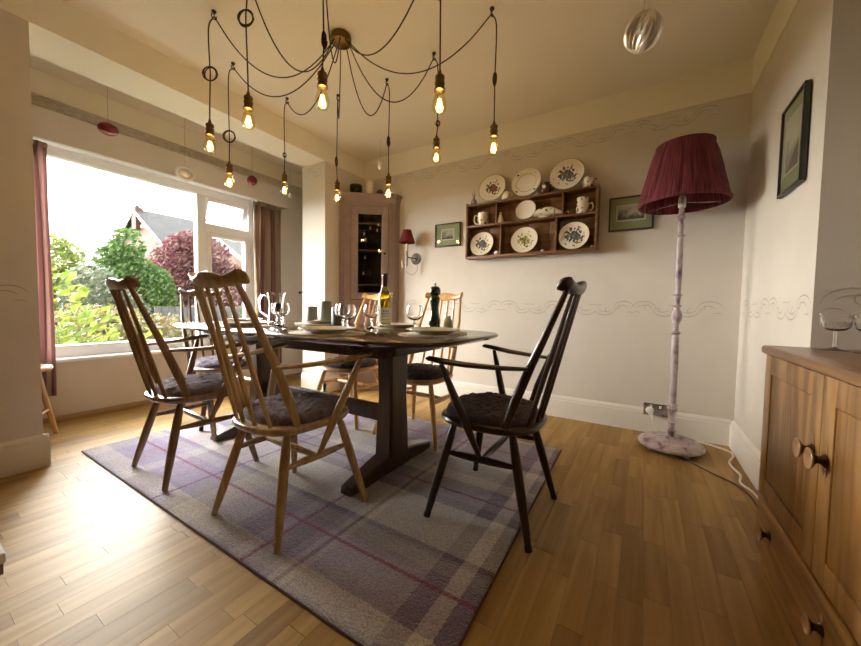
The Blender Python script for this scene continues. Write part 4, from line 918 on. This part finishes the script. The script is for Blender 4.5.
def mug(label, x, z, s, side, m, y=-.055, jug=False):
    t = thing('china_jug' if jug else 'china_mug', label, 'jug' if jug else 'mug', (x, YB + y, z), 0, None, s)
    pr = [(.036, 0), (.040, .003), (.042, .05), (.040, .092), (.0415, .095), (.038, .095), (.037, .09), (.038, .02), (.001, .008)] if not jug else [(.036, 0), (.042, .004), (.045, .04), (.040, .08), (.043, .115), (.040, .115), (.036, .08), (.04, .03), (.001, .01)]
    MB().lathe(pr, 28).build('mug_body', m, t)
    h = pr[3][1]
    MB().tube(catmull([(side * .039, 0, h * .85), (side * .062, -.01, h * .88), (side * .070, -.012, h * .5), (side * .055, -.008, h * .22), (side * .040, 0, h * .2)], 5), .0058, 8).build('handle', CHINA, t)
mug('white mug with a dark sprig at the left of the middle board', -1.235, SM + .007, 1.15, -1, F5)
mug('cream jug with a dark sprig at the right of the middle board', -.425, SM + .007, 1.05, 1, F5, jug=True)
# small things
fg = thing('figurine', 'tiny white china figurine on the middle board', 'figurine', (-1.072, YB - .06, SM + .007), 0, None, 1.3)
MB().lathe([(.022, 0), (.024, .008), (.018, .03), (.014, .045), (.010, .055), (.001, .058)], 16).build('body', CHINA, fg); MB().ball((0, 0, .064), (.010, .010, .012), 12, 8).build('head', CHINA, fg); MB().tube([(0, -.008, .062), (0, -.02, .060)], [.004, .001], 8).build('beak', CHINA, fg)
sb_ = thing('sauce_boat', 'long white china sauce boat on the middle board', 'sauce boat', (-.675, YB - .058, SM + .007), 0, None, 1.3)
rings = []
for q in range(13):
    t = q / 12; x = -.10 + .215 * t; r = .036 * math.sin(PI * min(1, .12 + t * .95)) ** .6 * (1 if t < .6 else 1 - (t - .6) * 1.4); r = max(r, .006); zc = .012 + r * .8 + (.02 * max(0, t - .65))
    rings.append([(x, r * .8 * math.cos(2 * PI * i / 14), zc + r * .8 * math.sin(2 * PI * i / 14)) for i in range(14)])
MB().loft(rings).build('boat_body', F5, sb_); MB().lathe([(.026, 0), (.022, .012), (.03, .02)], 20, T(-.03, 0, 0) @ Matrix.Diagonal((1.4, .8, 1, 1))).build('foot', CHINA, sb_)
MB().tube(catmull([(-.095, 0, .04), (-.115, 0, .045), (-.118, 0, .028), (-.10, 0, .02)], 5), .004, 8).build('handle', CHINA, sb_)
tp = thing('brown_jug', 'small brown glazed jug with a white flower on top of the shelf', 'jug', (-.700, YB - .065, SZ1))
MB().lathe([(.028, 0), (.038, .012), (.043, .04), (.036, .066), (.026, .08), (.030, .092), (.026, .092), (.022, .08), (.001, .075)], 26).build('jug_body', mat('brown_glaze', (.075, .022, .012), .15, coat=.5), tp)
MB().ball((-.005, -.042, .05), (.014, .004, .014), 12, 8).build('white_flower', CHINA, tp); MB().tube(catmull([(.033, 0, .07), (.055, 0, .068), (.056, 0, .035), (.040, 0, .025)], 5), .005, 8).build('handle', MATS['brown_glaze'], tp)
def potlet(nm, label, x, r, h, side, m=CHINA, z=SZ1):
    t = thing(nm, label, 'pot', (x, YB - .06, z))
    MB().lathe([(r * .6, 0), (r * .9, h * .15), (r, h * .45), (r * .8, h * .75), (r * .6, h * .85), (r * .35, h * .92), (r * .12, h * .97), (r * .14, h), (.001, h * 1.03)], 24).build('pot_body', m, t)
    MB().tube([(-side * r * .85, 0, h * .4), (-side * r * 1.2, 0, h * .55), (-side * r * 1.4, 0, h * .75)], [r * .2, r * .15, r * .1], 8).build('spout', m, t)
    MB().tube(catmull([(side * r * .8, 0, h * .65), (side * r * 1.3, 0, h * .6), (side * r * 1.2, 0, h * .3), (side * r * .9, 0, h * .25)], 5), r * .1, 8).build('handle', m, t)
potlet('cream_pot', 'small white lidded pot beside the top left plate', -1.028, .040, .085, 1); potlet('cream_pot', 'small white lidded pot at the right end of the shelf top', -.392, .044, .095, 1, F5)
ov = thing('twig_vase', 'tiny grey vase with dry twigs at the left end of the shelf top', 'vase', (-1.325, YB - .06, SZ1))
MB().lathe([(.016, 0), (.028, .015), (.026, .04), (.012, .055), (.014, .062), (.010, .062), (.001, .05)], 18).build('vase_body', mat('grey_stoneware', (.30, .26, .22), .5, var=.3, vscale=40), ov)
for q in range(4): MB().tube([(0, 0, .05), (.01 * math.cos(q * 1.7), .01 * math.sin(q * 1.7), .09), (.022 * math.cos(q * 1.7), .012 * math.sin(q * 1.7), .11 + .01 * q)], [.0018, .0015, .001], 5).build('twig', DARKWOOD, ov)
for lb, x, z, r, m in (('tiny white dish at the lower left of the shelf', -1.093, SZ0 + .016, .024, CHINA), ('tiny dark pot between the lower middle and right plates', -.71, SZ0 + .016, .015, MATS['grey_stoneware']), ('tiny blue and white pot at the lower right end of the shelf', -.348, SZ0 + .016, .018, F2), ('little brown clay pot left of the cream jug', -.545, SM + .007, .020, MATS['brown_glaze'])):
    t = thing('tiny_pot', lb, 'pot', (x, YB - .075, z)); MB().lathe([(r * .7, 0), (r, r * .4), (r * .95, r * 1.1), (r * .7, r * 1.35), (r * .6, r * 1.3), (.001, r * .9)], 18).build('pot_body', m, t); MB().lathe([(r * .7, r * 1.3), (r * .78, r * 1.36), (r * .7, r * 1.42)], 16, None, False, False).build('rim', m, t)

# ------------------------------------------------------------------ framed pictures
FRM = mat('black_green_frame', (.025, .026, .018), .4); MNT = mat('green_mount', (.26, .29, .15), .8); PRT = mat('print_paper', (.52, .48, .35), .8)
def engraving(name, dark, light, sc):
    m = bpy.data.materials.new(name); nt, p, out = nodes(m); L = nt.links.new; p.inputs['Roughness'].default_value = .8
    tc = nt.nodes.new('ShaderNodeTexCoord'); g = nt.nodes.new('ShaderNodeTexNoise'); g.inputs['Scale'].default_value = sc; g.inputs['Detail'].default_value = 6; L(tc.outputs['Object'], g.inputs[0])
    s = nt.nodes.new('ShaderNodeSeparateXYZ'); L(tc.outputs['Object'], s.inputs[0]); mr = nt.nodes.new('ShaderNodeMapRange'); mr.inputs[1].default_value = -.05; mr.inputs[2].default_value = .05; mr.inputs[3].default_value = -.22; mr.inputs[4].default_value = .25; L(s.outputs[2], mr.inputs[0])
    ad = nt.nodes.new('ShaderNodeMath'); L(g.outputs[0], ad.inputs[0]); L(mr.outputs[0], ad.inputs[1]); r = ramp(nt, [(.36, dark), (.62, light)]); L(ad.outputs[0], r.inputs[0]); L(r.outputs[0], p.inputs['Base Color']); return m
def picture(label, wd, ht, iw, ih, loc, rot, m, tilt=0):
    t = thing('framed_print', label, 'picture', loc, rot, 'framed engravings on the walls'); t.rotation_euler = (tilt, 0, rot)
    b = .011
    for nm, lo, hi in (('frame_side', (-wd / 2, -.022, 0), (-wd / 2 + b, -.002, ht)), ('frame_side', (wd / 2 - b, -.022, 0), (wd / 2, -.002, ht)), ('frame_rail', (-wd / 2 + b, -.022, 0), (wd / 2 - b, -.002, b)), ('frame_rail', (-wd / 2 + b, -.022, ht - b), (wd / 2 - b, -.002, ht))): MB().box(lo, hi, bev=.002).build(nm, FRM, t)
    MB().box((-wd / 2 + b, -.012, b), (wd / 2 - b, -.004, ht - b)).build('mount', MNT, t, False)
    pr = MB().box((-iw / 2 - .012, -.0135, -ih / 2 - .012), (iw / 2 + .012, -.012, ih / 2 + .012)).build('print_border', PRT, t, False); pr.location = (0, 0, ht * .52)
    im = MB().box((-iw / 2, -.0145, -ih / 2), (iw / 2, -.0135, ih / 2)).build('engraved_print', m, pr, False)
    MB().box((-wd / 2 + b, -.0175, b), (wd / 2 - b, -.0165, ht - b)).build('pane', PANE, t, False)
EN = engraving('engraving_ink', (.05, .05, .035), (.42, .39, .28), 22); EN2 = engraving('engraving_sepia', (.16, .14, .09), (.46, .42, .31), 14)
picture('small framed engraving with green mount between sconce and shelf', .272, .218, .12, .085, (-1.611, YB, 1.445), 0, EN)
picture('small framed engraving half behind the crimson lampshade', .282, .245, .165, .095, (-.108, YB, 1.445), 0, EN)
picture('tall framed portrait print on the right wall', .272, .385, .15, .22, (XR - .003, 2.082, 1.392), R_(-90) * -1 + PI, EN2)

# ------------------------------------------------------------------ sideboard
def sideboard():
    x0, x1, y0, y1, H = .364, .868, .28, 1.628, .757
    s = thing('sideboard', 'golden elm sideboard with round dished handles at the right', 'sideboard', (x0, y1, 0))
    W_, D_ = y1 - y0, x1 - x0                    # local: x depth to the right, -y towards the viewer
    def bx(nm, lo, hi, m=ELM, bev=.003, parent=s): return MB().box(lo, hi, bev=bev).build(nm, m, parent)
    TOPM = wood('elm_top', (.17, .072, .02), (.30, .15, .05), .34, (26, 2.2, 26), .1, rings=4); ELMD = wood('elm_drawer', (.15, .062, .013), (.38, .20, .062), .32, (11, 1.1, 11), .1, rings=7)
    bx('body', (.022, -W_ + .008, .05), (D_, -.008, H - .028)); bx('plinth', (.012, -W_ + .03, 0), (D_ - .02, -.03, .055), ELMD)
    o = bx('worktop', (-.012, -W_, H - .028), (D_, .004, H), TOPM, .008)
    dw = .452
    for k in range(3):
        ya, yb_ = -.010 - k * dw, -.010 - (k + 1) * dw + .003
        if yb_ < -W_ + .006: yb_ = -W_ + .008
        za, zb = .252, H - .031
        d = MB(); st = .062
        d.box((.0, yb_, za), (.022, yb_ + st, zb), bev=.002).box((.0, ya - st, za), (.022, ya, zb), bev=.002).box((.0, yb_ + st, za), (.022, ya - st, za + st), bev=.002).box((.0, yb_ + st, zb - st), (.022, ya - st, zb), bev=.002)
        do = d.build('door', ELM, s)
        MB().box((.0025, yb_ + st + .0015, za + st + .0015), (.020, ya - st - .0015, zb - st - .0015), bev=.002).build('door_panel', ELM, do)
        hy = {0: yb_ + .035, 1: ya - .035, 2: ya - .035}[k]; handle(do, hy, .535, .82)
    for ya, yb_ in ((-.010, -.672), (-.675, -W_ + .010)):
        do = bx('drawer', (0, yb_, .056), (.022, ya, .246), ELMD)
        MB().box((-.006, yb_, .240), (.004, ya, .250), bev=.003).build('drawer_lip', ELMD, do)
        for hy in (ya - .145, yb_ + .14): handle(do, hy, .165, .72)
    return s
def handle(parent, y, z, sc=1.0):
    HD = wood('handle_wood', (.05, .02, .008), (.11, .05, .02), .25, (30, 30, 30), .3); HL = mat('handle_dish', (.36, .20, .085), .3, coat=.2)
    M = T(-.0005, y, z) @ Ry(-PI / 2) @ Matrix.Diagonal((sc, sc, sc, 1))
    MB().lathe([(.022, 0), (.016, .004), (.010, .012), (.012, .020), (.026, .028), (.029, .031)], 24, M, True, False).build('handle_stem', HD, parent)
    MB().lathe([(.029, .031), (.030, .034), (.028, .0355), (.018, .029), (.001, .026)], 24, M, False).build('handle_dish', HL, parent)
    for s_ in (-1, 1):
        MB().lathe([(.001, .0002), (.020, .0012), (.021, .0004)], 20, T(-.0005, y, z + s_ * .030 * sc) @ Ry(-PI / 2) @ Matrix.Diagonal((.9 * sc, .55 * sc, 1, 1)), False, False).build('finger_scoop', HL, parent)
sideboard()
def coupe(label, x, y):
    g = thing('coupe_glass', label, 'glass', (x, y, .757), 0, 'cut glass coupes on the sideboard')
    MB().lathe([(.033, 0), (.034, .0015), (.014, .004), (.005, .009)], 30, None, True, True).build('foot', GLASS, g)
    MB().lathe([(.005, .009), (.004, .03), (.0045, .058)], 14, None, True, True).build('stem', GLASS, g)
    prof = [(.005, .058), (.022, .062), (.030, .070), (.0325, .088), (.0365, .112), (.037, .1125), (.0352, .1125), (.0308, .088), (.028, .072), (.020, .065), (.001, .062)]
    MB().lathe(prof, 36, None, True, True).build('bowl', GLASS, g)
    CUT = mat('cut_glass', (.62, .62, .58), .15, .3)
    for q in range(16):
        a = 2 * PI * q / 16; c, s_ = math.cos, math.sin
        MB().tube([(.0305 * c(a), .0305 * s_(a), .072), (.0345 * c(a + .2), .0345 * s_(a + .2), .088)], .0007, 5).build('cut_line', CUT, g); MB().tube([(.0305 * c(a), .0305 * s_(a), .072), (.0345 * c(a - .2), .0345 * s_(a - .2), .088)], .0007, 5).build('cut_line', CUT, g)
coupe('cut glass coupe on the sideboard, nearer the corner of the wall', .505, 1.565)
coupe('cut glass coupe on the sideboard at the right picture edge', .555, 1.50)

# ------------------------------------------------------------------ stool and box at the left
st = thing('wooden_stool', 'pale wooden stool standing behind the left wall end by the window', 'stool', (-3.20, .455, 0))
PALE = wood('pale_beech', (.46, .28, .12), (.62, .42, .20), .4, (20, 20, 3), .1)
MB().lathe([(.13, .435), (.155, .44), (.16, .452), (.155, .464), (.14, .468), (.001, .463)], 36).build('seat', PALE, st)
for q in range(4):
    a = PI / 4 + q * PI / 2 - .42; MB().tube([(.10 * math.cos(a), .10 * math.sin(a), .44), (.19 * math.cos(a), .19 * math.sin(a), 0)], [.017, .013], 10).build('leg', PALE, st)
for q in range(4):
    a, b = PI / 4 + q * PI / 2 - .42, PI / 4 + (q + 1) * PI / 2 - .42; MB().tube([(.155 * math.cos(a), .155 * math.sin(a), .17), (.155 * math.cos(b), .155 * math.sin(b), .17)], .008, 8).build('rung', PALE, st)
fb = thing('footstool', 'edge of a low dark wooden footstool at the left picture edge', 'footstool', (-1.826, .086, 0))
MB().box((-.16, -.12, .05), (.16, .12, .085), bev=.006).build('top_pad', mat('pale_cloth', (.62, .58, .52), .9), fb); MB().box((-.155, -.115, .015), (.155, .115, .05), bev=.003).build('frame', W_BRN2, fb)
for sx in (-1, 1):
    for sy in (-1, 1): MB().lathe([(.015, 0), (.018, .008), (.014, .018)], 12, T(sx * .12, sy * .09, 0)).build('bun_foot', W_BRN2, fb)

# ------------------------------------------------------------------ garden beyond the window
GZ = -.45
gm = mat('lawn', (.045, .06, .018), .9, var=.4, vscale=3)
g = MB().box((-80, -60, GZ - .3), (-3.95, 80, GZ)).build('garden_ground', gm); tag(g, kind='structure'); g['label'] = 'lawn outside the window'
def leaf_cloud(mb, c, r, n, size, rng, shell=.55):
    for _ in range(n):
        while True:
            p = Vector((rng.uniform(-1, 1), rng.uniform(-1, 1), rng.uniform(-1, 1)))
            if shell < p.length < 1: break
        p = Vector((c[0] + p.x * r[0], c[1] + p.y * r[1], c[2] + p.z * r[2])); s = size * rng.uniform(.6, 1.3)
        a = Vector((rng.gauss(0, 1), rng.gauss(0, 1), rng.gauss(0, 1))).normalized(); b = a.orthogonal().normalized(); cdir = a.cross(b)
        o = len(mb.v); mb.v += [p - b * s, p + cdir * s * .5, p + b * s, p - cdir * s * .5]; mb.f.append((o, o + 1, o + 2, o + 3))
def tree(name, label, loc, h, blobs, m, n, size, seed, trunk=.12, cat='tree', group=None):
    t = thing(name, label, cat, loc, 0, group); rng = random.Random(seed); mb = MB(); tot = sum(b[3] * b[4] * b[5] for b in blobs) ** 1
    for (x, y, z, rx, ry, rz_) in blobs: leaf_cloud(mb, (x, y, z), (rx, ry, rz_), int(n * (rx * ry * rz_) / tot), size, rng)
    mb.build('foliage', m, t, False)
    tm = MB(); tm.tube([(0, 0, -.05), (.05, .02, h * .4), (0, 0, h * .75)], [trunk, trunk * .7, trunk * .25], 8)
    for (x, y, z, rx, ry, rz_) in blobs[:6]: tm.tube([(0, 0, h * .3), (x * .6, y * .6, z * .8), (x, y, z)], [trunk * .4, trunk * .3, trunk * .1], 6)
    tm.build('trunk', mat('bark', (.09, .065, .045), .9), t)
LG_ = leafy('leaf_green', [(.05, .14, .015), (.12, .26, .03), (.20, .36, .05)]); LY = leafy('leaf_lime', [(.22, .36, .03), (.38, .48, .07), (.52, .55, .12)]); LR = leafy('leaf_red', [(.16, .03, .035), (.26, .07, .07), (.36, .14, .13)]); LS = leafy('leaf_sage', [(.12, .17, .08), (.22, .27, .15), (.36, .38, .27)]); LO = leafy('leaf_straw', [(.30, .27, .08), (.42, .32, .11), (.36, .22, .09), (.16, .24, .05)])
tree('evergreen_tree', 'dense bright green conical tree outside, centre of the window', (-12, 3.85, GZ), 3.3, [(0, 0, 1.3, .95, .95, 1.3), (.1, -.3, 2.0, .6, .62, .9), (0, .45, 1.5, .6, .6, .9), (0, -.1, 2.75, .4, .42, .65), (.1, .6, .8, .7, .7, .7)], LG_, 15000, .062, 1, group='trees in the garden')
tree('birch_tree', 'light green tree outside at the far left of the window', (-16, 3.1, GZ), 3.4, [(0, 0, 2.5, .8, .85, .9), (0, .3, 1.6, .9, .9, 1.0)], LY, 3000, .10, 2, group='trees in the garden')
tree('red_plum_tree', 'dark red leaved plum tree outside in front of the brick house', (-14, 6.0, GZ), 4.0, [(0, 0, 2.5, 1.1, 1.0, 1.3), (.3, .6, 2.9, .9, .8, .9), (.2, -.5, 1.9, .9, .8, .9), (.2, 1.2, 2.0, .9, .9, 1.0), (.2, .2, 3.3, .6, .7, .6)], LR, 11000, .07, 3, group='trees in the garden')
tree('sage_shrub', 'grey-green shrub outside between the left and centre trees', (-9.5, 2.42, GZ), 2.0, [(0, 0, 1.35, .5, .50, .75), (.1, .45, 1.0, .5, .45, .6)], LS, 2600, .06, 4, .05, 'shrub')
tree('straw_shrub', 'straw yellow shrub outside low behind the left armchair', (-7.2, 2.0, GZ), 1.2, [(0, 0, .75, .6, .6, .55), (0, .7, .65, .6, .6, .5), (.2, -.55, .75, .5, .5, .55)], LO, 3800, .045, 5, .03, 'shrub')
tree('straw_shrub', 'straw coloured flowering shrub outside, right of the lower window', (-7.0, 3.95, GZ), .9, [(0, 0, .50, .5, .5, .40), (0, .6, .42, .5, .5, .35)], LO, 2200, .045, 6, .03, 'shrub')
tree('lime_shrub', 'lime green leafy shrub outside close to the left curtain', (-5.6, 1.05, GZ), 1.8, [(0, 0, 1.25, .40, .33, .55), (.15, .25, .8, .4, .35, .4)], LY, 420, .06, 7, .02, 'shrub')
tree('hazel_shrub', 'green shrub outside seen through the lower right pane', (-8.5, 5.5, GZ), 1.8, [(0, 0, .9, .6, .6, .7), (0, .7, .8, .6, .6, .7)], LG_, 2200, .06, 8, .04, 'shrub')
tree('climbing_stem', 'near leafy branch outside across the lower left of the window', (-5.0, 1.0, GZ), 1.4, [(0, .15, .85, .12, .22, .18), (.05, .75, .95, .10, .20, .10), (.05, .85, .55, .12, .25, .12), (0, .3, 1.15, .1, .25, .12)], LY, 120, .055, 9, .014, 'shrub')
# fence boards
fe = thing('garden_fence', 'weathered grey boarded fence at the end of the garden', 'fence', (-10.5, 0, GZ))
FG = mat('grey_boards', (.05, .048, .045), .9, var=.2, vscale=12)
brd = MB().box((-.012, 0, .05), (.012, .145, 1.22), bev=.004).build('fence_board', FG, fe); bm_ = brd.data; brd.location = (0, 3.8, 0)
for q in range(1, 40): o = link('fence_board', bm_, fe); o.location = (.01 * (q % 2), 3.8 + q * .15, 0)
for z in (.3, 1.0): MB().box((-.05, 3.8, z), (-.013, 9.8, z + .08)).build('fence_rail', FG, fe, False)
# houses
BRK = mat('far_brick', (.075, .036, .019), .9, var=.25, vscale=2); TIL = mat('roof_tile', (.020, .0185, .018), .9, var=.3, vscale=2); WP = mat('white_board', (.16, .16, .155), .5); WG = mat('far_window_glass', (.12, .14, .16), .1)
def house(label, x0, x1, y0, y1, ze, zr, wins, chim):
    h = thing('house', label, 'house', ((x0 + x1) / 2, y0, GZ)); cx = (x0 + x1) / 2; hw = (x1 - x0) / 2; L_ = y1 - y0; ze -= GZ; zr -= GZ
    MB().loft([[(-hw, y, 0), (hw, y, 0), (hw, y, ze), (0, y, zr), (-hw, y, ze)] for y in (0, L_)]).build('brick_walls', BRK, h, False)
    sl = (zr - ze) / hw
    for s in (-1, 1):
        ex = s * (hw + .35); MB().loft([[(0, y, zr + .02), (ex, y, ze - .35 * sl + .02), (ex, y, ze - .35 * sl + .14), (0, y, zr + .16)] for y in (-.25, L_ + .25)]).build('roof_slope', TIL, h, False)
        MB().loft([[(0, y, zr - .06), (ex, y, ze - .35 * sl - .06), (ex, y, ze - .35 * sl + .12), (0, y, zr + .14)] for y in (-.27, -.25)]).build('bargeboard', WP, h, False)
        MB().box((ex - .05 if s > 0 else ex - .06, -.2, ze - .35 * sl - .08), (ex + .06, L_ + .2, ze - .35 * sl + .10)).build('gutter', WP, h, False)
    if chim: 
        c = MB().box((-.28, -.24, zr - 1), (.28, .12, zr + .22)).build('chimney', BRK, h, False); MB().lathe([(.11, zr + .22), (.09, zr + .36)], 12, T(0, -.06, 0)).build('chimney_pot', TIL, c)
    for (y, z, wd, ht) in wins:
        f = MB().box((hw, y, z), (hw + .06, y + wd, z + ht)).build('window', WP, h, False)
        for q in range(2): MB().box((hw + .05, y + .08 + q * (wd - .06) / 2, z + .08), (hw + .07, y + (wd - .1) / 2 + q * (wd - .06) / 2, z + ht - .08)).build('pane', WG, f, False)
house('brick house outside with a grey tiled gable roof and chimney', -28.5, -21.5, 8.4, 20, 3.9, 6.05, [(2.0, 1.0, 1.6, 1.3), (6.0, 1.0, 1.6, 1.3), (2.0, 3.1, 1.4, 1.1), (6.0, 3.1, 1.4, 1.1)], True)
house('nearer grey roofed house outside seen through the right pane', -19, -14, 8.4, 20, 2.6, 3.9, [(1.0, 1.0, 1.3, 1.2), (3.2, 1.0, 1.3, 1.2), (5.6, 1.0, 1.3, 1.2)], False)
